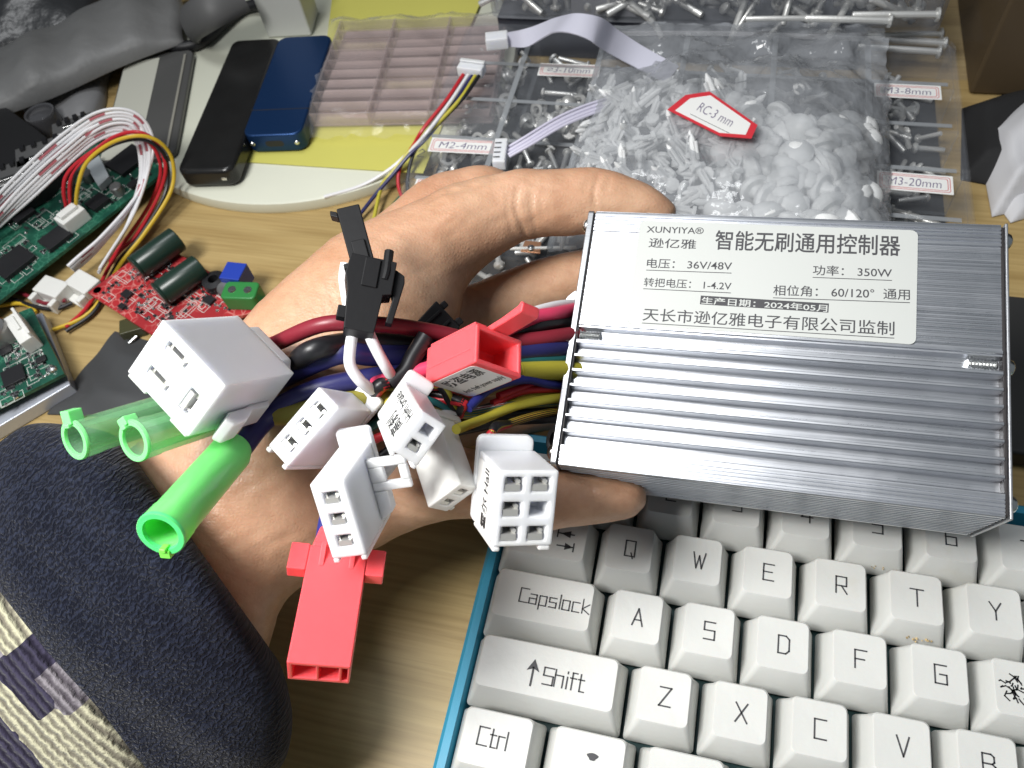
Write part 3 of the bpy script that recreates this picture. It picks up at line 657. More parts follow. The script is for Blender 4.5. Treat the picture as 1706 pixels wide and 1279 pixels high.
# ------------------------------------------------------------------ connectors on the wire ends
def holed(mb, Wd, Hd, L, holes, depth, taper=0.0):
    xs = sorted({-Wd/2, Wd/2, *[h[0] for h in holes], *[h[2] for h in holes]}); ys = sorted({-Hd/2, Hd/2, *[h[1] for h in holes], *[h[3] for h in holes]})
    ins = lambda x, y: any(h[0] < x < h[2] and h[1] < y < h[3] for h in holes)
    vs = []; fs = []
    def q(*p): b = len(vs); vs.extend(p); fs.append((b,b+1,b+2,b+3))
    for i in range(len(xs)-1):
        for j in range(len(ys)-1):
            a, b, c, d = xs[i], xs[i+1], ys[j], ys[j+1]; z = -depth if ins((a+b)/2,(c+d)/2) else 0
            q((a,c,z),(b,c,z),(b,d,z),(a,d,z))
    for h in holes:
        cx = [x for x in xs if h[0] <= x <= h[2]]; cy_ = [y for y in ys if h[1] <= y <= h[3]]
        for a, b in zip(cx[:-1], cx[1:]):
            q((a,h[1],0),(b,h[1],0),(b,h[1],-depth),(a,h[1],-depth)); q((b,h[3],0),(a,h[3],0),(a,h[3],-depth),(b,h[3],-depth))
        for a, b in zip(cy_[:-1], cy_[1:]):
            q((h[0],b,0),(h[0],a,0),(h[0],a,-depth),(h[0],b,-depth)); q((h[2],a,0),(h[2],b,0),(h[2],b,-depth),(h[2],a,-depth))
    for a, b in zip(xs[:-1], xs[1:]):
        q((b,-Hd/2,0),(a,-Hd/2,0),(a,-Hd/2,-L),(b,-Hd/2,-L)); q((a,Hd/2,0),(b,Hd/2,0),(b,Hd/2,-L),(a,Hd/2,-L)); q((a,-Hd/2,-L),(a,Hd/2,-L),(b,Hd/2,-L),(b,-Hd/2,-L)) if False else None
    for a, b in zip(ys[:-1], ys[1:]):
        q((-Wd/2,a,0),(-Wd/2,b,0),(-Wd/2,b,-L),(-Wd/2,a,-L)); q((Wd/2,b,0),(Wd/2,a,0),(Wd/2,a,-L),(Wd/2,b,-L))
    # back: fan over the border points
    border = [(x,-Hd/2,-L) for x in xs] + [(Wd/2,y,-L) for y in ys[1:]] + [(x,Hd/2,-L) for x in xs[::-1][1:]] + [(-Wd/2,y,-L) for y in ys[::-1][1:-1]]
    b = len(vs); vs.extend(border); fs.append(tuple(range(b+len(border)-1, b-1, -1)))
    mb.add(vs, fs); return mb
def terminal(par, x, y, w, h, along='x', d=1.0):
    """rolled receptacle: a flat tongue with two curled edges"""
    m = MB()
    if along == 'x':
        m.box((x-w*.47,y-h*.46,-6),(x+w*.36,y-h*.02,-.35*d)); m.box((x-w*.47,y-h*.02+.01,-6),(x-w*.36,y+h*.40,-1.2*d)); m.tube([(x+w*.28,y+h*.12,-1.3*d),(x+w*.28,y+h*.12,-5)], w*.13, 10, 1)
    else:
        m.box((x-w*.46,y-h*.47,-6),(x-w*.02,y+h*.36,-.35*d)); m.box((x-w*.02+.01,y-h*.47,-6),(x+w*.40,y-h*.36,-1.2*d)); m.tube([(x+w*.12,y+h*.28,-1.3*d),(x+w*.12,y+h*.28,-5)], h*.13, 10, 1)
    ob('terminal', m, M_TIN, par, sharp=40)
WC = 'connectors on the controller wires'
# large square connector
M_ = ortho([[0.8072,0.5827,-0.0943],[-0.4928,0.5772,-0.6511],[-0.325,0.572,0.7531]])
KB = .90
big = thing('wire_connector', 'large square white connector with three metal slots and a hanging latch tab', 'connector', CAM+(np.array([-104.03,-6.63,107.69])-CAM)*KB, M_*KB, WC)
mb = MB()   # x: along the upper right edge, y: towards the upper left edge
hs = [(-6.6,3.3,.4,5.7),(-6.9,-4.6,-.1,-2.2),(4.4,-4.6,7.4,1.6)]
holed(mb, 21.8, 16.4, 27, hs, 7)
ob('housing', mb, M_NYLON, big, bevel=.7, seg=3)
mb = MB(); mb.box((-10.4,-9.1,-27),(-4,-8.1,-.05)); mb.box((4.6,-9.0,-27),(10.4,-8.1,-.05)); ob('keying_rib', mb, M_NYLON, big, bevel=.4)
mb = MB(); mb.prism([(-8,-6),(-6.4,-8.2),(6.4,-8.2),(8,-6),(8,6),(6.4,8.2),(-6.4,8.2),(-8,6)], -31, -27.02); ob('collar', mb, M_NYLON, big, bevel=.5)
mb = MB(); mb.prism([(10.8,-25),(12.6,-23),(12.8,-16),(15.2,-11),(15.6,-6),(13.6,-4.6),(11.6,-8),(11.4,-14),(10.8,-17)], -7.5, -1.0, M=[[1,0,0],[0,0,1],[0,1,0]]); ob('latch', mb, M_NYLON, big, bevel=.5)
for h in hs: terminal(big, (h[0]+h[2])/2, (h[1]+h[3])/2, h[2]-h[0], h[3]-h[1], 'x' if h[2]-h[0] > h[3]-h[1] else 'y', 1.2)
# six way
M_ = ortho([[0.8656,-0.0052,0.5006],[0.3367,0.746,-0.5745],[-0.3705,0.6659,0.6475]])
six = thing('wire_connector', 'white six-way connector with a Hall label on its side, hanging over the keyboard edge', 'connector', (-20.03,-19.57,97.08), M_, WC)
mb = MB(); hs = []
for x in (-3.05, 2.9):
    for y in (5.6, .2, -5.2): hs.append((x-2.0, y-1.9, x+2.0, y+1.25))
holed(mb, 13.2, 16.6, 16, hs, 6); ob('housing', mb, M_NYLON, six, bevel=.5, seg=3)
mb = MB(); mb.box((-6.6,-9.4,-16),(-4.9,-8.32,-.0)); mb.box((3.6,-9.4,-16),(6.3,-8.32,-.0)); ob('foot_rail', mb, M_NYLON, six, bevel=.45)
mb = MB(); mb.prism(rrect(-7.0,-8.9,6.2,11.6,1.6), -18.2, -16.02); ob('flange', mb, M_NYLON, six, bevel=.35)
for i, h in enumerate(hs):
    if i != 4: terminal(six, (h[0]+h[2])/2, (h[1]+h[3])/2, 4.0, 3.1, 'x', .8)
lb = MB(); lb.prism(rrect(-8.2,-15.4,6.9,-1.6,1.6), 0, .07, M=[[0,0,-1],[1,0,0],[0,1,0]], t=(-6.62,0,0)); ll = ob('label', lb, M_PAPER, six)
lt = MB(); put_text(lt, '霍尔 Hall', (-6.72,-7.2,-6.1), (0,1,0), (0,0,-1), 13.4, 4.2, 0, .018, nrm=(-1,0,0)); 
ob('lettering', lt, M_INK, ll)
def three(M, t, label, dims=(7.4,17.4,17)):
    o = thing('wire_connector', label, 'connector', t, ortho(M), WC); w, h, L = dims
    mb = MB(); hs = [(-1.55, y-1.25, 1.75, y+1.35) for y in (5.0, .1, -4.9)]
    holed(mb, w, h, L, hs, 6); ob('housing', mb, M_NYLON, o, bevel=.45, seg=3)
    mb = MB(); mb.box((-w/2,-h/2-1.1,-L),(-w/2+1.3,-h/2-.02,-.1)); mb.box((w/2-1.3,-h/2-1.1,-L),(w/2,-h/2-.02,-.1)); ob('foot_rail', mb, M_NYLON, o, bevel=.35)
    mb = MB(); mb.prism(rrect(-w/2-.3,-h/2-.6,w/2+.3,h/2+3.4,1.0), -L-1.9, -L-.02); ob('flange', mb, M_NYLON, o, bevel=.35)
    for q in hs: terminal(o, .1, (q[1]+q[3])/2, 3.3, 2.6, 'x', .8)
    return o, w, h, L
t3, w, h, L = three([[0.9608,-0.2494,0.1213],[0.2467,0.5688,-0.7846],[0.1266,0.7837,0.608]], (-55.92,-31.77,104.39), 'white three-way connector with a square latch window, above the lower red connector', (7.4,17.4,19))
mb = MB()   # latch plate with its square window
X0_, X1_, Y0_, Y1_ = w/2+.02, w/2+8.8, -.8, 6.8
for lo, hi in (((X0_,Y0_,-14.2),(X1_,Y0_+2.0,-12.8)),((X0_,Y1_-2.0,-14.2),(X1_,Y1_,-12.8)),((X0_,Y0_+2.01,-14.2),(X0_+3.4,Y1_-2.01,-12.8)),((X1_-2.0,Y0_+2.01,-14.2),(X1_,Y1_-2.01,-12.8))): mb.box(lo,hi)
mb.prism([(w/2+.02,-8),(w/2+3,-6),(w/2+3,-1.02),(w/2+.02,-1.02)], -16, -12.8)
ob('latch', mb, M_NYLON, t3, bevel=.25)
t3b, w, h, L = three([[0.8198,0.5688,-0.0657],[-0.5269,0.7045,-0.4754],[-0.2241,0.4244,0.8773]], (-70.72,-12.61,105.42), 'white three-way connector tilted to the left on the back of the wrist', (6.8,17.6,17))
# brake connector
M_ = ortho([[0.7225,0.4762,0.5012],[-0.0612,0.7661,-0.6398],[-0.6887,0.4316,0.5826]])
hb = thing('wire_connector', 'white two-way connector with a High brake label', 'connector', (-42.04,-14.36,111.69), M_, WC)
mb = MB(); hs = [(-.9,1.0,1.9,3.4),(-1.2,-3.0,1.6,-.7)]
holed(mb, 6.4, 10.2, 21, hs, 6); ob('housing', mb, M_NYLON, hb, bevel=.4, seg=3)
mb = MB(); mb.box((2.0,-6.1,-20),(3.2,-5.12,-.05)); mb.box((-3.2,-6.1,-20),(-2.2,-5.12,-.05)); ob('foot_rail', mb, M_NYLON, hb, bevel=.3)
mb = MB(); mb.prism(rrect(-3.5,-5.4,3.5,8.2,1.2), -22.8, -21.02); ob('flange', mb, M_NYLON, hb, bevel=.35)
terminal(hb, .2, -1.85, 2.8, 2.3, 'x', .7)
lb = MB(); lb.prism(rrect(-4.7,-20.2,4.7,-1.0,1.3), 0, .07, M=[[0,0,-1],[1,0,0],[0,1,0]], t=(-3.22,0,0)); ll = ob('label', lb, M_PAPER, hb)
lt = MB()
put_text(lt, '高刹', (-3.32,.1,-4.0), (0,0,-1), (0,-1,0), 9.5, 4.0, 0, .02, nrm=(-1,0,0))
put_text(lt, 'High brake', (-3.32,4.2,-2.4), (0,0,-1), (0,-1,0), 16.5, 3.4, 0, .018, nrm=(-1,0,0))
lt_v = np.array(lt.v); lt.v = lt_v.tolist()
ob('lettering', lt, M_INK, ll)
# the plain one behind
M_ = ortho([[0.4635,0.7107,0.5292],[0.3001,0.4361,-0.8484],[-0.8338,0.552,-0.0111]])
bh = thing('wire_connector', 'plain white two-way connector pointing down between the brake and Hall connectors', 'connector', (-38.43,-16.15,88.11), M_, WC)
mb = MB(); hs = [(-1.3,1.2,1.5,3.6),(-1.3,-3.2,1.5,-.8)]
holed(mb, 6.4, 10.4, 19, hs, 6); ob('housing', mb, M_NYLON2, bh, bevel=.4, seg=3)
mb = MB(); mb.prism(rrect(-3.5,-5.5,6.6,5.4,1.2), -21, -19.02); ob('flange', mb, M_NYLON2, bh, bevel=.35)
mb = MB(); mb.box((3.22,-4.6,-18),(4.2,-3.2,-.1)); ob('foot_rail', mb, M_NYLON2, bh, bevel=.3)
for q in hs: terminal(bh, .1, (q[1]+q[3])/2, 2.8, 2.3, 'x', .9)
# red anti theft connector
M_ = ortho([[0.6375,-0.176,0.7501],[0.2652,0.9642,0.0008],[-0.7233,0.1985,0.6614]])
ru = thing('wire_connector', 'red connector with an open socket, a lever clip and an anti theft power supply label', 'connector', (-32.62,13.75,105.07), M_, WC)
mb = MB(); holed(mb, 13.6, 9.4, 19, [(-5.6,-3.5,5.6,3.4)], 9); ob('housing', mb, M_RED, ru, bevel=.45, seg=3)
mb = MB(); mb.box((-6.9,-1.2,-18.8),(-6.81,-.8,-2)); mb.box((-6.4,4.72,-18),(-3.2,5.5,-1)); ob('side_rib', mb, M_RED, ru, bevel=.3)
mb = MB(); mb.prism([(4.6,-14),(6.0,-14),(6.1,-2),(6.6,3),(7.6,8.5),(8.4,9.5),(7.6,10.2),(5.6,9.6),(5.0,4),(4.72,0)], -2.2, 3.0, M=[[0,0,1],[1,0,0],[0,1,0]]); ob('lever_clip', mb, M_RED, ru, bevel=.4)
mb = MB(); mb.prism(rrect(-5.4,-4,5.4,3.6,1.2), -24, -19.02); ob('collar', mb, M_RED, ru, bevel=.4)
lb = MB(); lb.prism(rrect(-6.0,-17.8,6.2,-1.8,1.5), 0, .07, M=[[1,0,0],[0,0,-1],[0,1,0]], t=(0,-4.72,0)); ll = ob('label', lb, M_PAPER, ru)
lt = MB(); put_text(lt, '防盗电源', (-1.0,-4.82,-15.6), (0,0,1), (-1,0,0), 12.6, 3.9, 0, .014, nrm=(0,-1,0)); put_text(lt, 'Anti theft power supply', (4.4,-4.82,-16.2), (0,0,1), (-1,0,0), 14.0, 2.5, 0, .012, nrm=(0,-1,0))
ob('lettering', lt, M_INK, ll)
# lower red connector, seen along its back
M_ = ortho([[0.9445,0.2714,0.185],[0.1752,0.0598,-0.9827],[-0.2778,0.9606,0.0089]]); M_ = M_ @ np.array([[1,0,0],[0,math.cos(.16),math.sin(.16)],[0,-math.sin(.16),math.cos(.16)]])
rl = thing('wire_connector', 'red two-way connector with two side wings, hanging below the wrist', 'connector', CAM+(np.array([-51.61,-60.84,97.44])-CAM)*1.07, M_*1.07, WC)
mb = MB(); Lr = 24.5
holed(mb, 11.6, 8.0, Lr, [(-4.9,-2.9,-.55,2.9),(0.0,-2.9,3.7,2.9),(4.25,-2.9,5.3,2.9)], 5)
for i in range(len(mb.v)): mb.v[i][1] += 2.9
ob('housing', mb, M_RED, rl, bevel=.4, seg=3)
mb = MB()
for x0, x1 in ((-9.6,-5.82),(5.82,9.6)): mb.box((x0,3.2,-Lr-.5),(x1,6.7,-Lr+5.5))
ob('side_wing', mb, M_RED, rl, bevel=.3)
mb = MB(); mb.prism([(-4.6,-Lr-5),(4.6,-Lr-5),(5.6,-Lr-.02),(-5.6,-Lr-.02)], 2.4, 6.6, M=[[1,0,0],[0,0,1],[0,1,0]]); ob('collar', mb, M_RED, rl, bevel=.5)
mb = MB()
for x in (-3.0, 3.0): mb.prism([(6.92,-Lr-.3),(8.2,-Lr-.3),(8.0,-Lr+1.2),(6.92,-Lr+4.6)], -.55, .55, M=[[0,0,1],[1,0,0],[0,1,0]], t=(x,0,0))
ob('rib', mb, M_RED, rl, bevel=.2)
# black plug pair on short white wires
def dirbox(name, label, pA, pB, dA, dB, w, t):
    a, b = D(*pA,dA), D(*pB,dB); x = b-a; L = np.linalg.norm(x); v = -ray(*pA); v -= x*(v@x)/(x@x)
    yv = np.cross(v, x); R = frame(x, yv)
    return thing(name, label, 'connector', a, R, WC), L
def flip(m):
    for v in m.v: v[1] = -v[1]
jb, L = dirbox('wire_plug', 'black plug pushed at the top of the upright black pair, with a side hook', (580,352), (606,447), 192, 186, 0, 0)
mb = MB(); mb.prism([(0,-3.0),(L,-2.9),(L,2.6),(0,2.6)], -2.2, 2.2); mb.box((L*.62,-2.0,2.21),(L*.95,1.4,2.9)); flip(mb); ob('housing', mb, M_BLACKP, jb, bevel=.35)
mb = MB(); mb.prism([(.2,2.62),(-.6,4.2),(.8,4.4),(2.0,2.62)], -1.2, 1.2); mb.box((L-1.6,2.62,-1.5),(L-.2,4.4,1.5)); flip(mb); ob('hook', mb, M_BLACKP, jb, bevel=.25)
jc, L = dirbox('wire_plug', 'black socket housing with latch arms, lower one of the upright black pair', (620,436), (597,557), 184, 178, 0, 0)
mb = MB(); mb.prism([(0,-5.6),(8.3,-5.6),(8.8,-3.8),(L,-3.3),(L,3.4),(9,4.3),(5,5.4),(0,5.0)], -2.6, 2.6); mb.prism([(.5,-2.0),(7.6,-2.0),(7.6,1.6),(.5,1.6)], 2.61, 3.1); flip(mb); ob('housing', mb, M_BLACKP, jc, bevel=.35)
mb = MB(); mb.tube([(-2.8,-3.4,1.4),(2.6,-3.6,2.0),(5,-3.4,2.2)], [1.15,1.1,.9], 10, 3); flip(mb); ob('pin_post', mb, M_BLACKP, jc)
mb = MB(); mb.prism([(1.2,-5.62),(2.4,-7.9),(4.2,-8.2),(14.8,-7.0),(14.8,-5.4),(8.6,-6.1),(7.4,-5.62)], -1.3, 1.3); mb.box((12.6,3.5,-1.4),(15.6,5.6,1.4)); flip(mb); ob('latch_arm', mb, M_BLACKP, jc, bevel=.3)
jd, L = dirbox('wire_plug', 'black plug lying in the shade behind the red socket connector', (745,525), (690,575), 205, 203, 0, 0)
mb = MB(); mb.prism([(0,-4.6),(L,-3.6),(L,4.0),(0,4.6)], -3, 3); mb.box((-1.8,2.2,-2),(0,4.2,2.2)); mb.box((-1.8,-3.4,-2),(0,-1.6,2.2)); ob('housing', mb, M_BLACKP, jd, bevel=.35)
mb = MB(); mb.box((1,1.0,3.02),(6.5,1.8,3.7)); mb.box((1,-2.4,3.02),(6.5,-1.6,3.7)); mb.box((L*.6,-3,3.02),(L*.75,3,3.5)); ob('rib', mb, M_BLACKP, jd, bevel=.15)
# green bullet sleeves
def sleeve_mat(name, body, col):
    m = clear_mat(name, body, .4, col, .12, .15, 120, tint=(.84,.99,.86)); return m
M_CLGREEN = sleeve_mat('clear_green_sleeve', .30, (.45,.80,.50)); M_RIM = mat('green_rim', (.24,.78,.28), .3, sss=.4, rad=(.5,1,.4), scale=.002)
def sleeve(label, pA, pB, dA, dB, r, mtl, rim):
    a, b = D(*pA,dA), D(*pB,dB); x = b-a; L = np.linalg.norm(x); R = frame(x, -ray(*pA)); R = np.stack([R[:,1],R[:,2],R[:,0]],1)   # z runs away from the mouth
    o = thing('insulating_sleeve', label, 'sleeve', a, R, 'green insulating sleeves')
    m = MB(); prof_ = [(r*.74,.6),(r*.76,0),(r,0),(r*1.0,.8),(r*.985,4.5),(r*.95,5.2),(r*.95,L*.9),(r*.8,L*.97),(r*.45,L),(r*.42,L-.2),(r*.74,L*.93),(r*.74,5.5),(r*.74,.6)]
    m.lathe(prof_, 36); ob('tube', m, mtl, o, sharp=30)
    m = MB(); m.lathe([(r*.76,-.04),(r*.98,-.04),(r*1.02,.25),(r*1.02,.7),(r*.73,.7),(r*.76,-.04)], 36); ob('rim', m, rim, o)
    return o, L, r
def tab_on(o, r, aim, mtl, w, h):
    """a moulded tab on the mouth of a sleeve, on the side that faces a given point"""
    m = np.array(o.matrix_basis); R_, t_ = m[:3,:3], m[:3,3]/S; c0 = to_px(t_); d = np.array(aim)-c0
    best = max(np.linspace(0,2*math.pi,72), key=lambda a: (to_px(R_@np.array([r*math.cos(a),r*math.sin(a),0])+t_)-c0)@d)
    m = MB(); m.box((r-.9,-w/2,-.5),(r+h,w/2,2.6), M=rotz(best)); m.box((r-1.6,-w*.3,-.9),(r-.7,w*.3,1.0), M=rotz(best)); ob('tab', m, mtl, o, bevel=.2)
s1, L, r_ = sleeve('clear green insulating sleeve, the leftmost over the navy cuff', (123,733), (330,668), 164, 190, 4.3, M_CLGREEN, M_RIM)
tab_on(s1, 4.3, (118,690), M_RIM, 3.0, 2.0)
s2, L, r_ = sleeve('clear green insulating sleeve with a torn tab, under the large white connector', (222,735), (420,672), 162, 190, 4.4, M_CLGREEN, M_RIM)
tab_on(s2, 4.4, (196,700), M_RIM, 2.6, 1.0)
s3, L, r_ = sleeve('opaque bright green insulating sleeve lying slanted across the cuff edge', (267,890), (395,742), 150, 178, 4.8, M_GREEN, mat('bright_green_rim', (.10,.80,.22), .3, sss=.3, rad=(.5,1,.4), scale=.002))
tab_on(s3, 4.6, (263,960), mat('bright_green_tab', (.22,.85,.10), .35), 2.2, .9)

# ------------------------------------------------------------------ the wires out of the controller
def wire(name, pts, r, color, par=ctrl, n=12):
    m = MB(); m.tube([p if isinstance(p, np.ndarray) else D(*p) for p in pts], r, n, 8); return ob(name, m, WIRE[color], par, world=True)
wire('wire', [(975,505,224),(930,508,214),(885,520,205),(840,540,196),(800,560,195)], 1.25, 'white')
wire('wire', [(975,512,222),(930,522,210),(885,530,204),(830,556,196),(780,590,192),(720,612,189),(650,632,188),(625,640,190)], 1.9, 'pink')
wire('wire', [(975,533,221),(920,538,209),(870,548,204),(800,570,199),(740,580,199)], 1.9, 'black')
wire('wire', [(975,548,220),(920,548,210),(870,556,206),(800,580,202),(740,600,200)], 1.6, 'black')
wire('wire', [(970,594,214),(915,596,207),(870,596,204),(800,606,202),(720,640,198),(620,670,194),(500,690,193),(400,690,190),(320,680,186)], 2.1, 'teal')
wire('wire', [(970,618,212),(915,618,206),(860,620,203),(800,634,200),(720,655,196),(640,662,191),(560,672,188),(480,690,188),(430,690,188),(380,686,184)], 2.5, 'olive')
wire('wire', [(968,617,211),(920,617,205.5),(868,619,202)], 2.6, 'yellow')
wire('wire', [(965,645,213),(915,640,205),(875,632,201),(820,645,196),(780,680,190)], 1.2, 'blue')
wire('wire', [(965,634,214),(915,634,207),(880,642,204),(830,660,198)], 1.0, 'red')
wire('wire', [(965,648,214),(915,648,206),(870,652,203),(820,672,198)], 1.0, 'red')
wire('wire', [(965,662,212),(920,664,205),(860,676,200),(800,700,192),(760,715,182)], 1.2, 'yellow')
wire('wire', [(965,655,215),(920,655,208),(860,668,203),(800,690,197)], 1.0, 'yellow')
for k in range(7):
    wire('wire', [(960,655+k*7,214+k%3),(900,662+k*6,207+k%2),(840,672+k*5,202),(780,690+k*4,198),(730,700+k*3,196+k%3),(690,690-k*3,190+k)], 1.3, 'black')
wire('wire', [(588,552,181),(583,585,180),(584,610,180),(600,634,182),(620,650,186)], 1.35, 'white')
wire('wire', [(612,550,181),(625,578,181),(640,606,183),(654,628,187),(670,640,190)], 1.35, 'white')
wire('wire', [(576,438,190),(573,465,190),(578,500,189),(584,540,185)], 1.3, 'white')
wire('wire', [(710,560,190),(690,592,189),(676,618,188),(650,640,187)], 2.2, 'black')
wire('wire', [(740,625,195),(660,625,193),(560,640,190),(490,665,189),(440,700,187),(400,748,178)], 2.6, 'navy')
# leads into the back of each connector
def lead(o, x, y, L, pts, r, col): m = np.array(o.matrix_basis); R_, t_ = m[:3,:3], m[:3,3]/S; wire('wire', [R_@np.array([x,y,-L+3.])+t_, R_@np.array([x,y,-L-3.])+t_, R_@np.array([x,y,-L-9.])+t_]+list(pts), r, col)
for k_, (x, y, c, pts) in enumerate(((-4,3,'maroon',[(540,540,186),(640,541,189),(720,552,194),(800,568,199),(880,566,203),(930,560,207),(980,552,214)]),
   (4,3,'black',[(520,584,184),(580,571,190),(640,570,195),(720,578,199),(820,582,205),(900,575,210),(975,572,220)]),
   (3,-4,'navy',[(560,590,188),(620,592,192),(700,592,196),(780,590,200),(860,584,203),(920,580,207),(975,578,216)]))):
    lead(big, x, y, 30, pts, (2.0,2.6,2.7)[k_], c)
B_ = [(770,690,194),(860,675,201),(960,668,212)]
for y, c in ((5,'olive'),(.1,'black'),(-4.8,'teal')): lead(t3b, 0, y, 18, [(690,668,189)]+B_, 1.15, c)
for y, c in ((5,'red'),(.1,'black'),(-4.8,'white')): lead(t3, 0, y, 20, [(720,700,188)]+B_, 1.1, c)
for y, c in ((2,'black'),(-2,'yellow')): lead(hb, 0, y, 22, [(730,640,188)]+B_, 1.1, c)
for y, c in ((2,'black'),(-2,'red')): lead(bh, 0, y, 20, [(770,670,190)]+B_, 1.1, c)
for x in (-3, 3):
    for y, c in ((5,'red'),(0,'yellow'),(-5,'black')): lead(six, x, y, 17.5, [(820,720,186),(850,705,196),(900,690,205),(960,680,214)], 1.0, c)
for x, c in ((-2.6,'red'),(2.6,'black')): lead(ru, x, 0, 23, [(640,640,186),(620,660,190)], 1.7, c)
for x, c in ((-2.4,'red'),(-4.2,'blue')): m = np.array(rl.matrix_basis); R_, t_ = m[:3,:3], m[:3,3]/S; wire('wire', [R_@np.array([x,4.4,-26.])+t_, R_@np.array([x,5,-33.])+t_, (560,840,186), (600,790,192)], 1.2, c)
# ------------------------------------------------------------------ things lying on the desk
def flatpoly(px_pts, z): return [tuple(U(x,y,z)[:2]) for x,y in px_pts]
def solid(name, label, cat, px_pts, z0, z1, mtl, bevel=.6, group=None, seg=2):
    """a slab with the outline seen at its top level z1"""
    pts = np.array(flatpoly(px_pts, z1)); c = pts.mean(0)
    t = thing(name, label, cat, (c[0],c[1],z0), group=group); m = MB(); m.prism([tuple(p-c) for p in pts], 0, z1-z0)
    return t, m, c
# round white disc
disc_pts = np.array([U(x,y,6)[:2] for x,y in ((270,300),(330,325),(400,337),(500,335),(600,315),(640,298))])
A_ = np.c_[2*disc_pts, np.ones(len(disc_pts))]; sol = np.linalg.lstsq(A_, (disc_pts**2).sum(1), rcond=None)[0]
dc = sol[:2]; dr = math.sqrt(sol[2]+dc@dc); 
if dr > 130 or dr < 60: dr = 95; dc = np.array([-190.,245.])
m = MB(); m.lathe([(dr,0),(dr+.6,2),(dr,5.4),(dr-1.5,6),(0,6)], 96)
o = ob('round_tray', m, mat('cream_enamel', (.66,.67,.56), .4, var=.05, bump=.05), sharp=30); o.location = Vector((dc[0],dc[1],0))*S
tag(o, 'large round cream plate lying under the phones and the yellow paper', 'plate')
# grey frosted case, black power bank, blue drive enclosure
M_GREYCASE = mat('frosted_grey', (.085,.085,.083), .35, var=.1)
def slab_dev(name, label, cat, P4, z0, z1, r, mtl, bevel):
    a, b, c_, d = [np.array(U(x,y,z1)) for x,y in P4]        # far left, far right, near right, near left
    c = (a+b+c_+d)/4; x = (b-a+c_-d)/2; y = (a-d+b-c_)/2; w, h = np.linalg.norm(x[:2]), np.linalg.norm(y[:2])
    yv = y/h; xv = np.array([yv[1],-yv[0],0]); R = np.stack([xv,yv,[0,0,1]],1)
    t = thing(name, label, cat, (c[0],c[1],z0), R); m = MB(); m.prism(rrect(-w/2,-h/2,w/2,h/2,r,6), 0, z1-z0); ob('body', m, mtl, t, bevel=bevel, seg=3)
    return t, w, h
g, w, h = slab_dev('phone_case', 'frosted grey translucent phone case beside the black power bank', 'phone case', ((214,92),(318,86),(288,275),(165,262)), 6.5, 9.5, 6, M_GREYCASE, .8)
mb = MB(); mb.box((w/2-5,-h/2+6,3.02),(w/2-3.6,h/2-5,3.6)); ob('edge_strip', mb, mat('case_edge',(.30,.29,.25),.3), g, bevel=.3)
mb = MB(); mb.box((-w/2+1,-h/2+4,3.02),(-w/2+20,h/2-4,3.25)); ob('cream_panel', mb, mat('cream_panel',(.52,.52,.45),.5), g, bevel=.1)
g, w, h = slab_dev('power_bank', 'glossy black power bank with a scuffed top, between the grey case and the blue drive', 'power bank', ((386,66),(470,60),(385,284),(292,285)), 7, 17, 5, mat('scuffed_black',(.014,.014,.014),.22,bump=.05,bscale=60,var=.3,vscale=90), 2.2)
mb = MB(); mb.box((w/2-7,-h/2-.1,4.0),(w/2-4.6,-h/2+.3,5.6)); ob('port', mb, M_STEEL, g, bevel=.3)
g, w, h = slab_dev('drive_enclosure', 'small blue metal drive enclosure with a charging port, on the yellow paper', 'drive', ((466,58),(553,60),(500,223),(403,226)), 7.6, 17.6, 5, mat('blue_anodised',(.012,.045,.14),.35,metal=.6,bump=.05,bscale=500), 1.0)
mb = MB(); mb.box((-w/2-.05,-h/2+18,.4),(w/2+.05,-h/2+18.5,10.06)); ob('cap_seam', mb, M_INK, g)
mb = MB(); mb.prism(rrect(-4.5,3.2,4.5,6.6,1.7), -.1, .06, M=[[1,0,0],[0,0,-1],[0,1,0]], t=(0,-h/2,0)); ob('port', mb, M_INK, g)
for x in (-w/2+3.5, w/2-3.5): mb = MB(); mb.lathe([(0,.5),(.9,.4),(1.2,0)][::-1], 12, M=[[1,0,0],[0,0,-1],[0,1,0]], t=(x,-h/2,5)); ob('screw', mb, M_STEEL, g)
# yellow papers
M_YEL = mat('yellow_paper', (.60,.57,.13), .6, var=.05, bump=.1, bscale=80)
def sheet(name, label, cat, px_pts, z, mtl, thick=.4, curl=0.0, group=None):
    t, m, c = solid(name, label, cat, px_pts, z, z+thick, mtl, group=group); bpy.data.objects.remove(t)
    for v in m.v: v[2] += 0
    o = ob(name, m, mtl, bevel=.1); o.location = Vector((c[0],c[1],z))*S; return tag(o, label, cat, group)
sheet('paper_sheet', 'yellow paper sheet lying flat under the wires, a mark near its right edge', 'paper', [(394,268),(705,288),(757,160),(640,150),(520,185),(440,235)], 6.4, M_YEL, .5)
m = MB(); pts = flatpoly([(540,100),(520,180),(735,155),(828,-60),(560,-60)], 8.2); m.prism(pts, 7.2, 8.2); o = ob('paper_pad', m, M_YEL, bevel=.15); tag(o, 'yellow paper pad reaching up to the back under the pink tray', 'paper')
p0 = U(690,270,7.0)
m = MB(); strokes(m, [[(0,.7),(.3,1),(.6,.7),(0,0),(.7,0)]], p0[0], p0[1]+4, 5, 7.0, .4); o = ob('handwriting', m, M_GREYINK, bpy.data.objects['paper_sheet'], world=True)
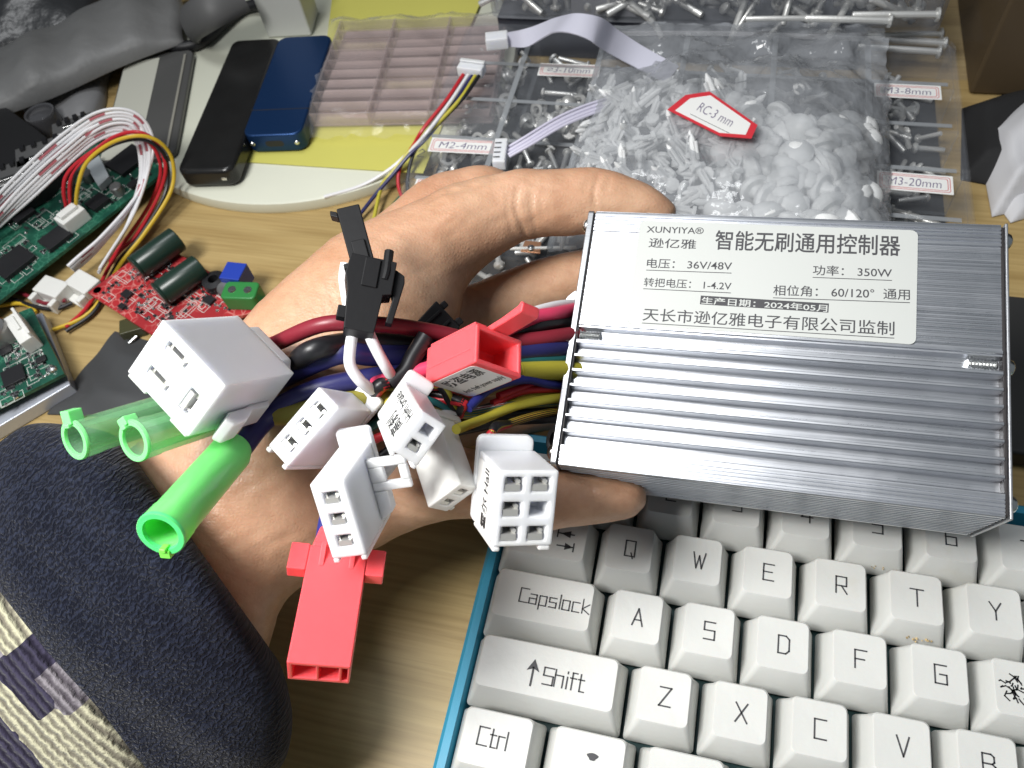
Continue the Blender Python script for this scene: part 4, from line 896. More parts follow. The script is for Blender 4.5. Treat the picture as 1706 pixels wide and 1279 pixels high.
# pink sticker sheet with red frames
M_PINKP = mat('sticker_pink', (.62,.50,.50), .5)
def sticker(m_w, m_r, m_i, px_c, w, h, z, ang, txt=True):
    c = U(*px_c, z); R = rotz(ang)
    m_w.prism(rrect(-w/2,-h/2,w/2,h/2,.3), 0, .08, M=R, t=(c[0],c[1],z))
    for q in (.9, 1.7):
        a, b = w/2-q, h/2-q; P_ = rrect(-a,-b,a,b,.9,2); P2 = rrect(-a+.25,-b+.25,a-.25,b-.25,.8,2); n_ = len(P_)
        m_r.add([(x,y,.1) for x,y in P_]+[(x,y,.1) for x,y in P2], [(k,(k+1)%n_,n_+(k+1)%n_,n_+k) for k in range(n_)], M=R, t=(c[0],c[1],z))
    if txt:
        q = c + R@np.array([-w*.36,-h*.2,.11]); x = R@np.array([1,.0,0]); y = R@np.array([.12,1,0])
        put_text(m_i, txt, q, x, y, w*.70, h*.42, 0, -.01, nrm=(0,0,1))
# clear box of small compartments under film, with pink stickers beneath
M_FILM = clear_mat('thin_clear_film', .07, .45, (.8,.8,.82), .10, .5, 45)
M_CLEAR = clear_mat('clear_box_plastic', .012, .12, (.34,.36,.40), .12, .03, 30)
M_CLEARP = clear_mat('pinkish_clear_plastic', .20, .4, (.62,.50,.49), .22, .25, 60)
a = U(560,40,18); b = U(822,30,18); c_ = U(800,165,18); d = U(556,170,18)
c = (a+b+c_+d)/4; xv = (b-a); xv[2] = 0; wP = 88; hP = 74; xv /= np.linalg.norm(xv); R = np.stack([xv,[-xv[1],xv[0],0],[0,0,1]],1)
tr = thing('sample_tray', 'pinkish clear tray of small rectangular cells wrapped in film, on the yellow pad', 'tray', (c[0],c[1],8.6), R)
m = MB()
m.box((-wP/2,-hP/2,0),(wP/2,hP/2,.8))
for i in range(4): x = -wP/2+i*wP/3; m.box((x-.5,-hP/2,.81),(x+.5,hP/2,8))
ob('cell_walls', m, M_CLEARP, tr)
m = MB()
for j in range(10): y = -hP/2+j*hP/9; m.box((-wP/2,y-.35,.85),(wP/2,y+.35,7.4))
ob('cell_divider', m, M_CLEARP, tr)
M_PINKC = mat('pink_card',(.40,.31,.29),.5,var=.15,vscale=60)
m = MB()
for i in range(3):
    for j in range(9):
        if rng.random() < .9: m.box((-wP/2+i*wP/3+1.5,-hP/2+j*hP/9+1,.9),(-wP/2+(i+1)*wP/3-1.5,-hP/2+(j+1)*hP/9-1.2,1.4+rng.uniform(0,2)))
ob('card_strip', m, M_PINKC, tr)
m = MB(); N1 = 34; vs = []; fs = []
for i in range(N1+1):
    for j in range(N1+1):
        x = (i/N1-.5)*(wP+16); y = (j/N1-.5)*(hP+20); e_ = max(abs(x)-wP/2, abs(y)-hP/2, 0)
        vs.append((x+rng.normal()*.5, y+rng.normal()*.5, 9.4-e_*.75+rng.normal()*.35+.8*math.sin(x*.21+y*.13)))
fs = [(i*(N1+1)+j, (i+1)*(N1+1)+j, (i+1)*(N1+1)+j+1, i*(N1+1)+j+1) for i in range(N1) for j in range(N1)]
m.add(vs, fs); ob('film_wrap', m, M_FILM, tr, sharp=0)
st = [MB(),MB(),MB()]
for q in ((610,168),(548,180),(612,186),(545,160)): sticker(*st, q, 24, 10, 8.4, .02, '')if False else sticker(*st, q, 24, 9, 8.3, .05, None)
o = ob('sticker_sheet', st[0], M_PINKP); tag(o, 'pink framed blank stickers on the yellow paper beside the blue drive', 'stickers'); ob('frame_line', st[1], M_REDINK, o)
# white stand block and black cable, far back
g = solid('white_block', 'white upright plastic block at the back of the round plate', 'block', [(425,-30),(500,-30),(522,52),(452,60)], 6.4, 60, None)
bpy.data.objects.remove(g[0])
bl, br = U(447,64,6.1), U(520,60,6.1); m = MB(); xv = br-bl; m.prism([tuple(bl[:2]),tuple(br[:2]),tuple(br[:2]+np.array([-4,22.])),tuple(bl[:2]+np.array([-4,22.]))], 6.2, 75)
o = ob('stand_block', m, mat('white_abs',(.62,.63,.60),.45,var=.04), bevel=1.2); tag(o, 'white upright plastic block at the back of the round plate', 'block')
m = MB(); m.tube([U(440,4,12),U(405,14,10),U(372,38,10),U(340,66,10),U(305,78,10),U(260,72,12),U(225,58,16)], 3.0, 12, 8); o = ob('black_cable', m, M_BLACKR); tag(o, 'thick black cable crossing the back of the round plate', 'cable')
m = MB(); m.tube([U(330,50,7),U(318,40,22),U(345,20,34),U(400,-10,36)], 9, 16, 8, flat=.5); o = ob('grey_strap', m, mat('grey_rubber',(.10,.10,.10),.5,var=.1)); tag(o, 'grey rubbery strap beside the black cable', 'strap')

# ---- clear organiser with metal hardware
ORX0, ORX1, ORY0, ORY1, ORH = -116., 105., 112., 262., 24.
org = thing('compartment_organizer', 'large clear plastic compartment box of small metal parts with red-framed stickers', 'organizer', ((ORX0+ORX1)/2,(ORY0+ORY1)/2,0))
def wob(n, mb, mt, par, **k): return ob(n, mb, mt, par, world=True, **k)
oc = rrect(ORX0,ORY0,ORX1,ORY1,8); ic = rrect(ORX0+1.6,ORY0+1.6,ORX1-1.6,ORY1-1.6,7); n_ = len(oc)
m = MB(); vs = [(x,y,.2) for x,y in oc]+[(x,y,ORH-2) for x,y in oc]+[(x,y,ORH-2) for x,y in ic]+[(x,y,1.8) for x,y in ic]
m.add(vs, [tuple(range(n_-1,-1,-1)), tuple(range(3*n_,4*n_))]+[(r*n_+k,r*n_+(k+1)%n_,(r+1)*n_+(k+1)%n_,(r+1)*n_+k) for r in range(3) for k in range(n_)])
M_DIV = clear_mat('divider_plastic', .07, .22, (.42,.45,.48), .2)
wob('tray', m, M_CLEAR, org)
colx = [-116,-82,-47,-9,30,69,105]; rowy = [262,228,202,176,150,112]
m = MB()
for x in colx[1:-1]: m.box((x-1.1,ORY0+1.7,1.95),(x+1.1,ORY1-1.7,ORH-2.1))
wob('divider', m, M_DIV, org)
m = MB()
for y in rowy[1:-1]: m.box((ORX0+1.7,y-.9,1.95),(ORX1-1.7,y+.9,ORH-2.6))
wob('divider', m, M_DIV, org)
M_DRIM = clear_mat('divider_rim_plastic', .50, .2, (.36,.38,.40), .3)
m = MB()
for x in colx[1:-1]: m.box((x-1.2,ORY0+5,ORH+.02),(x+1.2,ORY1-5,ORH+.35))
for x_, y in [(k, y) for y in rowy[1:-1] for k in range(6)]: m.box((colx[x_]+(1.4 if x_ else 5),y-1.0,ORH+.02),(colx[x_+1]-(1.4 if x_ < 5 else 5),y+1.0,ORH+.35))
wob('lid_rib', m, M_DRIM, org)
m = MB(); m.prism(oc, ORH-1.9, ORH); wob('lid', m, M_CLEAR, org, bevel=.4)
m = MB(); o2, i2 = rrect(ORX0+3,ORY0+3,ORX1-3,ORY1-3,6), rrect(ORX0+4.6,ORY0+4.6,ORX1-4.6,ORY1-4.6,5)
m.add([(x,y,ORH+.05) for x,y in o2]+[(x,y,ORH+1.0) for x,y in o2]+[(x,y,ORH+1.0) for x,y in i2]+[(x,y,ORH+.05) for x,y in i2], [(r*n_+k,r*n_+(k+1)%n_,(r+1)*n_+(k+1)%n_,(r+1)*n_+k) for r in range(3) for k in range(n_)])
wob('lid_ridge', m, M_CLEAR, org)
m = MB(); m.box((ORX0+2,ORY0+2,1.82),(ORX1-2,ORY1-2,1.9)); wob('floor_liner', m, mat('grey_liner',(.028,.029,.031),.6,var=.25,vscale=50), org)
for pc, w, h, ang, tx in (((948,117),28,9,.02,'⌀3-10mm'),((1512,152),26,9,.0,'M3-8mm'),((1524,304),27,10,-.02,'M3-20mm'),((772,243),30,9,.03,'M2-4mm'),((742,313),27,10,.04,'M2-6')):
    st = [MB(),MB(),MB()]; sticker(*st, pc, w, h, ORH+1.05 if False else ORH+.06, ang, tx)
    l_ = wob('label', st[0], M_PAPER, org); ob('frame_line', st[1], M_REDINK, l_); ob('handwriting', st[2], M_BLUEINK, l_)
# hardware shapes shared by many copies
def proto(mbx, mtl, nm): me = mesh_from(nm, mbx, 35); me.materials.append(mtl); return me
def screw_mesh(L, r): 
    m = MB(); m.lathe([(0,2.1),(r*.9,2.0),(r*1.9,1.2),(r*2.0,.1),(r,0)][::-1] if False else [(r*.9,-L),(r,-L+.4),(r,0),(r*1.9,.02),(r*1.95,.9),(r*1.2,1.7),(0,1.9)], 10); return proto(m, M_HARD, 'screw')
def nut_mesh(r, h):
    m = MB(); 
    P_ = [(r*math.cos(a),r*math.sin(a)) for a in np.linspace(0,2*math.pi,12,endpoint=False)]; Q_ = [(x*.55,y*.55) for x,y in P_]
    m.add([(x,y,0) for x,y in P_]+[(x,y,h) for x,y in P_]+[(x,y,h) for x,y in Q_]+[(x,y,0) for x,y in Q_], [((q%4)*12+k,(q%4)*12+(k+1)%12,((q+1)%4)*12+(k+1)%12,((q+1)%4)*12+k) for q in range(4) for k in range(12)])
    return proto(m, M_HARD, 'nut')
def dome_mesh():
    m = MB(); m.lathe([(2.2,0),(2.6,.5),(2.2,1.6),(1.2,2.3),(0,2.5)], 12); return proto(m, M_HARD, 'dome')
SC = [screw_mesh(7,1.0), screw_mesh(11,1.1), screw_mesh(16,1.2)]; NU = [nut_mesh(2.6,1.6), nut_mesh(3.2,1.2), dome_mesh()]
LONG = screw_mesh(34,1.5); BRASS = screw_mesh(9,1.1); 
def scatter(me, nm, pos, R, label, cat, group, s=1.0):
    o = bpy.data.objects.new(nm, me); COL.objects.link(o)
    m4 = Matrix.Identity(4)
    for i in range(3):
        m4[i][3] = pos[i]*S
        for j in range(3): m4[i][j] = R[i][j]*s
    o.matrix_basis = m4; return tag(o, label, cat, group)
for ci in range(6):
    for ri in range(5):
        x0, x1 = colx[ci]+5, colx[ci+1]-(5 if ci != 5 else 9); y1, y0 = rowy[ri]-3, rowy[ri+1]+3
        if ri == 4 and ci < 1: continue
        if ci in (2,3,4) and ri >= 2: continue          # under the bag of white parts
        nuts = ci == 0 or (ci == 1 and ri == 1)
        for k in range(34 if nuts and ri < 4 else 11 if ci != 5 else 8):
            p = (rng.uniform(x0,x1), rng.uniform(y0,y1), rng.uniform(3.5,9 if nuts else 7))
            if nuts: scatter(NU[rng.integers(3)], 'hex_nut', p, rand_rot(), 'tiny shiny steel nut lying in a left compartment of the clear box', 'nut', 'nuts in the clear box', rng.uniform(1.0,1.5))
            else:
                R = frame((rng.normal(),rng.normal(),rng.normal()*.22),(0.1,0,1.)); R = np.stack([R[:,1],R[:,2],R[:,0]],1)
                scatter(SC[rng.integers(3) if ci != 5 else 1], 'small_screw', p, R, 'small steel screw lying loose in a compartment of the clear box', 'screw', 'screws in the clear box', rng.uniform(.9,1.15))
# ---- second organiser stacked behind, with long screws
m = MB(); bx = thing('storage_box', 'dark navy storage box under the second clear box at the back', 'box', (-20,310,0)); m.box((-104,268,0.1),(70,360,22)); wob('body', m, mat('navy_box',(.022,.024,.035),.4,var=.2,vscale=30), bx, bevel=1.5)
b2 = thing('compartment_organizer', 'second clear screw box stacked on the dark box along the top edge', 'organizer', (-15,310,22.2))
m = MB(); X0, X1, Y0, Y1 = -107, 100, 266, 372
oc = rrect(X0,Y0,X1,Y1,6); ic = rrect(X0+1.5,Y0+1.5,X1-1.5,Y1-1.5,5); n_ = len(oc)
m.add([(x,y,22.4) for x,y in oc]+[(x,y,46) for x,y in oc]+[(x,y,46) for x,y in ic]+[(x,y,24) for x,y in ic], [tuple(range(n_-1,-1,-1)), tuple(range(3*n_,4*n_))]+[(r*n_+k,r*n_+(k+1)%n_,(r+1)*n_+(k+1)%n_,(r+1)*n_+k) for r in range(3) for k in range(n_)])
wob('tray', m, clear_mat('hazy_box_plastic', .16, .3, (.36,.38,.42), .25), b2)
m = MB(); m.prism(oc, 46.1, 48); wob('lid', m, M_CLEAR, b2, bevel=.4)
m = MB()
for x in (-70,-30,12,54): m.box((x-.7,Y0+1.6,24.1),(x+.7,Y1-1.6,44))
wob('divider', m, M_CLEAR, b2)
m = MB(); m.box((-66,268.2,24.1),(-35,269.2,36)); wob('label', m, mat('grey_slip',(.30,.30,.32),.6,var=.1), b2)
for k in range(150):
    x = rng.uniform(X0+6,X1-10); y = 269+abs(rng.normal())*14; z = 25.5+rng.uniform(0,13)
    R = frame((rng.normal(),rng.normal()*.5,rng.normal()*.8),(0.1,0,1.)); R = np.stack([R[:,1],R[:,2],R[:,0]],1)
    scatter(SC[1+rng.integers(2)], 'small_screw', (x,y,z), R, 'steel screw in the second clear box along the top edge', 'screw', 'screws in the back box', 1.25)
m = MB(); lb_ = thing('storage_box', 'lower clear box of long screws on the right behind the organizer', 'box', (90,290,0)); m.box((72,264,.1),(122,340,21.5)); wob('body', m, M_CLEAR, lb_, bevel=1.5)
for k, (px_, py_, ln) in enumerate(((1560,24,1),(1565,57,1),(1572,72,1),(1562,86,1),(1350,30,.8),(1570,68,.6),(1480,34,1))):
    p = U(px_,py_,15 if py_ > 40 else 36); R = frame((-1,.05*rng.normal()-.05,.02),(0,.3,1)); R = np.stack([R[:,1],R[:,2],-R[:,0]],1)
    scatter(LONG, 'long_screw', p, R, 'long steel screw lying lengthwise in the clear boxes at the back', 'screw', 'long screws', ln)
# ---- zip bag of white nylon parts on the organiser
bagc = U(1210,230,34)
bag = thing('zip_bag', 'clear zip bag full of white nylon clips lying on the organizer with a red-edged sticker', 'bag', (bagc[0],bagc[1],ORH+.3))
BX0, BX1, BY0, BY1 = -47., 76., 118., 262.
def bag_h(x, y):
    u, v = (x-BX0)/(BX1-BX0), (y-BY0)/(BY1-BY0); e_ = min(u,1-u,1)*min(max(v,0),1)
    full = max(0, 1-max(0,(v-.52))/.30) if v > .52 else 1
    return 14.5*min(1,4.5*min(u,1-u))**.6*min(1,6*max(v,0))**.5*full + 3.0*min(1,8*min(u,1-u,max(0,1-v)))
def bag_mesh(N=74, off=0.0):
    m = MB(); vs = []; r2 = np.random.default_rng(5)
    ph = r2.uniform(0,6.28,12); fr = r2.normal(size=(12,2))*.16
    for i in range(N+1):
        for j in range(N+1):
            x = BX0+(BX1-BX0)*i/N; y = BY0+(BY1-BY0)*j/N; h = bag_h(x,y)
            wr = sum(math.sin(fr[k][0]*x+fr[k][1]*y+ph[k]) for k in range(12))
            emp = min(1, max(0, (j/N-.50)/.15)); wr2 = math.sin(x*.33+y*.12+2*math.sin(y*.11))*math.sin(y*.41-x*.07)
            z = ORH+1.2+h+ (abs(wr)**.7)*(.40+.55*emp)*math.copysign(1,wr)+wr2*(.25+.9*emp)+emp*(1.2+2.2*(1-abs(math.sin(x*.075-y*.13+1.5*math.sin(y*.06))))**3+1.6*(1-abs(math.sin(x*.11+y*.09+.7)))**4)+r2.normal()*.14
            vs.append((x+r2.normal()*.3, y+r2.normal()*.3+3*math.sin(x*.03), max(z,ORH+1.1)))
    fs = [(i*(N+1)+j,(i+1)*(N+1)+j,(i+1)*(N+1)+j+1,i*(N+1)+j+1) for i in range(N) for j in range(N)]
    m.add(vs, fs); return m
wob('film', bag_mesh(), clear_mat('crinkled_film', .42, .40, (.46,.48,.51), .08, .9, 75), bag, sharp=0)
m = MB(); m.tube([(BX0+2,BY1-14,ORH+4.4),(10,BY1-12,ORH+5.2),(BX1-2,BY1-11,ORH+4.4)], 1.0, 8, 10); wob('zip_strip', m, M_FILM, bag)
def cap_mesh():
    m = MB(); m.lathe([(0,-4),(1.6,-3.6),(2.0,-1),(2.6,0),(4.4,.05),(5.0,.9),(4.6,2.6),(3.2,4.0),(1.6,4.7),(0,4.9)], 18); return proto(m, M_NYLW, 'cap')
M_NYLW = mat('milky_nylon', (.72,.73,.73), .4, sss=.7, rad=(1,1,1), scale=.002)
def spike_mesh():
    m = MB(); m.lathe([(.2,-8),(.9,-6.5),(1.1,0),(2.2,.1),(2.2,1.2),(0,1.4)], 8); m.box((-.25,-1.8,-6),(.25,1.8,-1)); return proto(m, M_NYLW, 'spike')
CAP = cap_mesh(); SPK = spike_mesh()
for k in range(150):
    x = rng.uniform(12,66); y = BY0+6+abs(rng.beta(1.1,1.4))*70; h = bag_h(x,y)-3.5
    scatter(CAP, 'nylon_rivet', (x,y,ORH+3.2+max(0,h-5)*rng.uniform(.1,.9)), rand_rot(), 'round-headed white nylon rivet in the right half of the zip bag', 'rivet', 'white rivets in the bag', rng.uniform(1.05,1.6))
for k in range(250):
    x = rng.uniform(-43,20); y = BY0+5+rng.beta(1.3,1.2)*88; h = bag_h(x,y)-2.8
    scatter(SPK, 'nylon_spike', (x,y,ORH+3+max(0,h-3)*rng.uniform(.3,1.0)), rand_rot(), 'thin white nylon clip in the left half of the zip bag', 'clip', 'white clips in the bag', rng.uniform(1.0,1.5))
# sticker on the bag
pq = [(1112,182),(1142,158),(1182,152),(1262,208),(1252,230),(1200,226)]
def onbag(px_, py_, up=0.0):
    p = U(px_,py_,ORH+16)
    for _ in range(12): p = U(px_,py_,ORH+2.6+bag_h(p[0],p[1])+up)
    return p
cen = np.mean(pq,axis=0); fit_ = np.array([onbag(*q,.4) for q in pq]); A3 = np.c_[fit_[:,:2],np.ones(6)]; pl = np.linalg.lstsq(A3, fit_[:,2]+.5, rcond=None)[0]
def onpl(px_, py_, up=0.0):
    r = ray(px_,py_); nrm = np.array([-pl[0],-pl[1],1.0]); t = (pl[2]+up-(CAM@nrm))/(r@nrm); return CAM+r*t
def plate(pts, up, th): 
    m = MB(); a = [onpl(*q,up) for q in pts]; b = [p-np.array([0,0,th]) for p in a]; n = len(pts)
    m.add([tuple(p) for p in a+b], [tuple(range(n)), tuple(range(2*n-1,n-1,-1))]+[(k,n+k,n+(k+1)%n,(k+1)%n) for k in range(n)]); return m
shr = lambda s: [tuple(cen+(np.array(q)-cen)*s) for q in pq]
stk = wob('sticker', plate(pq,1.3,.3), mat('red_sticker',(.60,.035,.05),.5), bag)
wob('sticker_face', plate(shr(.84),1.42,.1), M_PAPER, stk)
m = MB(); a = onpl(1160,183,1.5); b = onpl(1216,211,1.5); c2 = onpl(1172,168,1.5); put_text(m, 'RC-3 mm', a, b-a, c2-a, np.linalg.norm(b-a), 5.0, 0, -.012, nrm=(0,0,1)); wob('handwriting', m, M_BLUEINK, stk)
m = MB(); a, b = onpl(1150,190,1.46), onpl(1215,222,1.46); d_ = np.array([0,.3,0]); m.add([a,b,b+d_,a+d_],[(0,1,2,3)]); wob('rule_line', m, M_GREYINK, stk)
# small clear case under the fingers with a copper lug
cs = thing('small_case', 'small clear case with a copper lug seen between the fingers', 'case', (*U(890,430,0)[:2],0))
a, b, c_, d = [U(*q,12) for q in ((800,408),(975,400),(1000,450),(822,462))]
m = MB(); m.prism([tuple(p[:2]) for p in (a,b,c_,d)], .2, 12); wob('body', m, M_CLEAR, cs, bevel=.8)
m = MB(); p1, p2 = U(870,432,6), U(975,425,6); m.tube([U(850,414,12.6),U(960,412,12.6)], .7, 8, 2); wob('rim', m, M_NYLON2, cs)
lg = MB(); q = U(886,412,12.2); lg.prism([(-4,-3),(4,-3),(3.4,3),(-3.4,3)], 0, .6, t=(q[0],q[1],12.1)); o = ob('copper_lug', lg, mat('copper',(.72,.36,.20),.35,metal=.8), bevel=.15); tag(o, 'copper lug on the small clear case, seen between the fingers', 'lug')
lg = MB(); lg.lathe([(1.6,0),(1.3,1.0),(0,1.3)], 14, t=(q[0],q[1]-1.2,12.72)); ob('rivet', lg, M_STEEL, o, world=True)
# ---- right-hand side: tissue, black pouch, brown box, black box
def crumple(name, label, cat, px_pts, z0, hgt, mtl, seed, N=26):
    r2 = np.random.default_rng(seed); P_ = np.array([U(*q,z0)[:2] for q in px_pts]); n = len(P_)
    a, b, c, d = P_[:4]; m = MB(); vs = []; ph = r2.uniform(0,6.28,8); fr = r2.normal(size=(8,2))*.09
    for i in range(N+1):
        for j in range(N+1):
            u, v = i/N, j/N; p = (a*(1-u)+b*u)*(1-v)+(d*(1-u)+c*u)*v
            e_ = min(1, 5*min(u,1-u,v,1-v)); w_ = sum(math.sin(fr[k]@p+ph[k]) for k in range(8))
            vs.append((p[0],p[1],z0+e_*hgt*(1+.22*w_)+.6))
    fs = [(i*(N+1)+j,(i+1)*(N+1)+j,(i+1)*(N+1)+j+1,i*(N+1)+j+1) for i in range(N) for j in range(N)]
    m.add(vs, fs); 
    bvs = [(x,y,z0+.1) for x,y,z in vs]; m.add(bvs, [f[::-1] for f in fs])
    brd = [j for j in range(N+1)]+[i*(N+1)+N for i in range(1,N+1)]+[N*(N+1)+j for j in range(N-1,-1,-1)]+[i*(N+1) for i in range(N-1,0,-1)]; nn = len(vs)
    m.f += [(brd[k],brd[(k+1)%len(brd)],nn+brd[(k+1)%len(brd)],nn+brd[k]) for k in range(len(brd))]
    return tag(ob(name, m, mtl, sharp=0), label, cat)
M_TISSUE = mat('tissue', (.55,.55,.57), .8, bump=.3, bscale=60)
crumple('tissue_pack', 'crumpled white tissue packet at the right behind the controller', 'tissue', [(1628,232),(1715,150),(1800,330),(1652,362)], .2, 15, M_TISSUE, 4)
crumple('tissue_sheet', 'loose white tissue corner sticking out below the tissue packet', 'tissue', [(1664,346),(1740,300),(1760,350),(1683,372)], .2, 3, M_TISSUE, 9, 12)
crumple('black_pouch', 'black pouch behind the white tissue', 'pouch', [(1602,182),(1600,300),(1760,330),(1790,120)], .2, 9, mat('black_cloth',(.012,.012,.013),.8,bump=.3,bscale=90), 2)
m = MB(); a = U(1612,158,0); m.box((a[0],a[1],.1),(a[0]+140,a[1]+110,60)); o = ob('wooden_box', m, mat('brown_wood',(.075,.052,.028),.5,var=.25,vscale=12), bevel=2); tag(o, 'dim brown wooden box in the upper right corner', 'box')
m = MB(); a = U(1692,512,0); m.box((112,64,.1),(210,a[1]-2,9)); o = ob('dark_case', m, mat('dark_grey_plastic',(.03,.03,.03),.5), bevel=1.5); tag(o, 'dark grey flat case right of the controller box', 'case')
# ------------------------------------------------------------------ circuit boards and cables on the left
def pcb_mat(name, base, dark, light, sc1):
    m = bpy.data.materials.new(name); m.use_nodes = True; nt = m.node_tree; b = nt.nodes['Principled BSDF']; b.inputs['Roughness'].default_value = .38
    tc = nt.nodes.new('ShaderNodeTexCoord')
    br = nt.nodes.new('ShaderNodeTexVoronoi'); br.distance = 'MANHATTAN'; br.feature = 'DISTANCE_TO_EDGE'; br.inputs['Scale'].default_value = sc1; nt.links.new(tc.outputs['Object'], br.inputs['Vector'])
    cr = nt.nodes.new('ShaderNodeValToRGB'); e = cr.color_ramp.elements; e[0].position = .02; e[0].color = (*light,1); e[1].position = .07; e[1].color = (*base,1)
    nt.links.new(br.outputs['Distance'], cr.inputs[0])
    n = nt.nodes.new('ShaderNodeTexNoise'); n.inputs['Scale'].default_value = 60; nt.links.new(tc.outputs['Object'], n.inputs['Vector'])
    r = nt.nodes.new('ShaderNodeMapRange'); r.inputs['From Min'].default_value = .45; r.inputs['From Max'].default_value = .55; nt.links.new(n.outputs['Fac'], r.inputs['Value'])
    mx = nt.nodes.new('ShaderNodeMix'); mx.data_type = 'RGBA'; nt.links.new(r.outputs[0], mx.inputs[0]); nt.links.new(cr.outputs[0], mx.inputs[6]); mx.inputs[7].default_value = (*dark,1)
    nt.links.new(mx.outputs[2], b.inputs['Base Color']); return m
M_PG = pcb_mat('green_board', (.012,.10,.06), (.008,.065,.042), (.05,.20,.13), 330)
M_PR = pcb_mat('red_board', (.42,.025,.03), (.32,.02,.025), (.60,.20,.18), 300)
M_EDGE = mat('board_edge', (.30,.30,.22), .6)
M_CHIP = mat('chip_black', (.014,.014,.016), .4, bump=.05, bscale=500)
M_SOLDER = mat('solder', (.75,.75,.74), .25, metal=1)
M_CAP = mat('dark_green_can', (.012,.030,.022), .3)
M_SILK = mat('silk_white', (.60,.62,.58), .6)
M_GREYM = mat('grey_connector', (.27,.27,.27), .35, metal=.7, var=.1)
M_CERAM = mat('tan_ceramic', (.30,.22,.14), .5)
def board(name, label, px4, ztop, mtl, th=1.6):
    P_ = [U(*q,ztop) for q in px4]; c = np.mean(P_,axis=0); x = P_[1]-P_[0]; x[2] = 0; x /= np.linalg.norm(x); y = np.array([-x[1],x[0],0])
    if (P_[2]-P_[1])@y < 0: y = -y; 
    R = np.stack([x,y,np.cross(x,y)],1); 
    if R[2,2] < 0: R = np.stack([y,x,[0,0,1]],1)
    t = thing(name, label, 'circuit board', (c[0],c[1],ztop-th), R)
    loc = lambda q, z=0: R.T@(U(*q,ztop)-np.array([c[0],c[1],ztop-th]))+np.array([0,0,z])
    m = MB(); m.prism([tuple(loc(q)[:2]) for q in px4], 0, th); ob('substrate', m, mtl, t)
    return t, loc, R, th
def chip(t, p, w, h, hz, th, pins=5, mtl=None, nm='chip', rot=0.0):
    R = rotz(rot); m = MB(); m.box((-w/2,-h/2,.25),(w/2,h/2,hz), M=R, t=(p[0],p[1],th)); c_ = ob(nm, m, mtl or M_CHIP, t, bevel=.12)
    if pins:
        m = MB()
        for k in range(pins):
            x = -w/2+(k+.5)*w/pins
            for s in (-1,1): m.box((x-.2,s*(h/2+.02) if s>0 else s*(h/2+.9),.03),(x+.2,s*(h/2+.9) if s>0 else s*(h/2+.02),.3), M=R, t=(p[0],p[1],th))
        ob('pins', m, M_SOLDER, c_)
def bits(t, loc, px_poly, th, n, seed):
    """tiny soldered parts: resistors and joints, all over an area of the board"""
    r2 = np.random.default_rng(seed); P_ = np.array(px_poly, float); A, B, C = MB(), MB(), MB()
    for k in range(n):
        u, v = r2.random(2); q = (P_[0]*(1-u)+P_[1]*u)*(1-v)+(P_[3]*(1-u)+P_[2]*u)*v; p = loc(tuple(q)); R = rotz(r2.choice([0,math.pi/2])); k_ = r2.random()
        if k_ < .42: A.box((-1.0,-.6,.02),(-.62,.6,.6), M=R, t=(p[0],p[1],th)); A.box((.62,-.6,.02),(1.0,.6,.6), M=R, t=(p[0],p[1],th)); B.box((-.6,-.58,.02),(.6,.58,.58), M=R, t=(p[0],p[1],th))
        elif k_ < .75: A.lathe([(.8,0),(.6,.35),(.25,.7),(0,.75)], 8, t=(p[0],p[1],th))
        else: w_, h_ = r2.uniform(2,5), r2.uniform(1.5,3); [C.box(*b_, M=R, t=(p[0],p[1],th)) for b_ in (((-w_,-h_,.01),(w_,-h_+.22,.05)),((-w_,h_-.22,.01),(w_,h_,.05)),((-w_,-h_+.221,.01),(-w_+.22,h_-.221,.05)),((w_-.22,-h_+.221,.01),(w_,h_-.221,.05)))]
    for nm, m, mt in (('solder_joints',A,M_SOLDER),('resistors',B,M_CHIP),('silk_marks',C,M_SILK)):
        if m.v: tag(ob(nm, m, mt, t), kind='stuff')
# big green board
t, loc, R, th = board('circuit_board', 'large green circuit board with black chips and ribbon cables arching over it', [(-60,548),(278,282),(150,215),(-190,430)], 9, M_PG)
bits(t, loc, [(-20,505),(255,288),(170,240),(-20,380)], th, 190, 1)
for q, w, h, pn in (((215,270),17,14,9),((95,400),12,10,6),((165,340),9,8,6),((25,440),16,13,8),((40,360),10,8,5),((225,310),5,4,3)): chip(t, loc(q), w, h, 2.2, th, pn)
for q in ((62,330),(150,300),(200,322)):
    p = loc(q); m = MB(); m.lathe([(2.8,0),(2.8,4.5),(2.4,5),(0,5)], 18, t=(p[0],p[1],th)); ob('capacitor', m, M_GREYM, t)
p = loc((128,372)); m = MB(); m.box((-6,-4,0),(6,4,6.5), t=(p[0],p[1],th)); m.box((-4.5,4.02,0),(4.5,5.4,4), t=(p[0],p[1],th)); m.box((-4.5,-1.5,6.52),(4.5,2.5,8.2), t=(p[0],p[1],th)); ob('socket', m, M_NYLON2, t, bevel=.4)
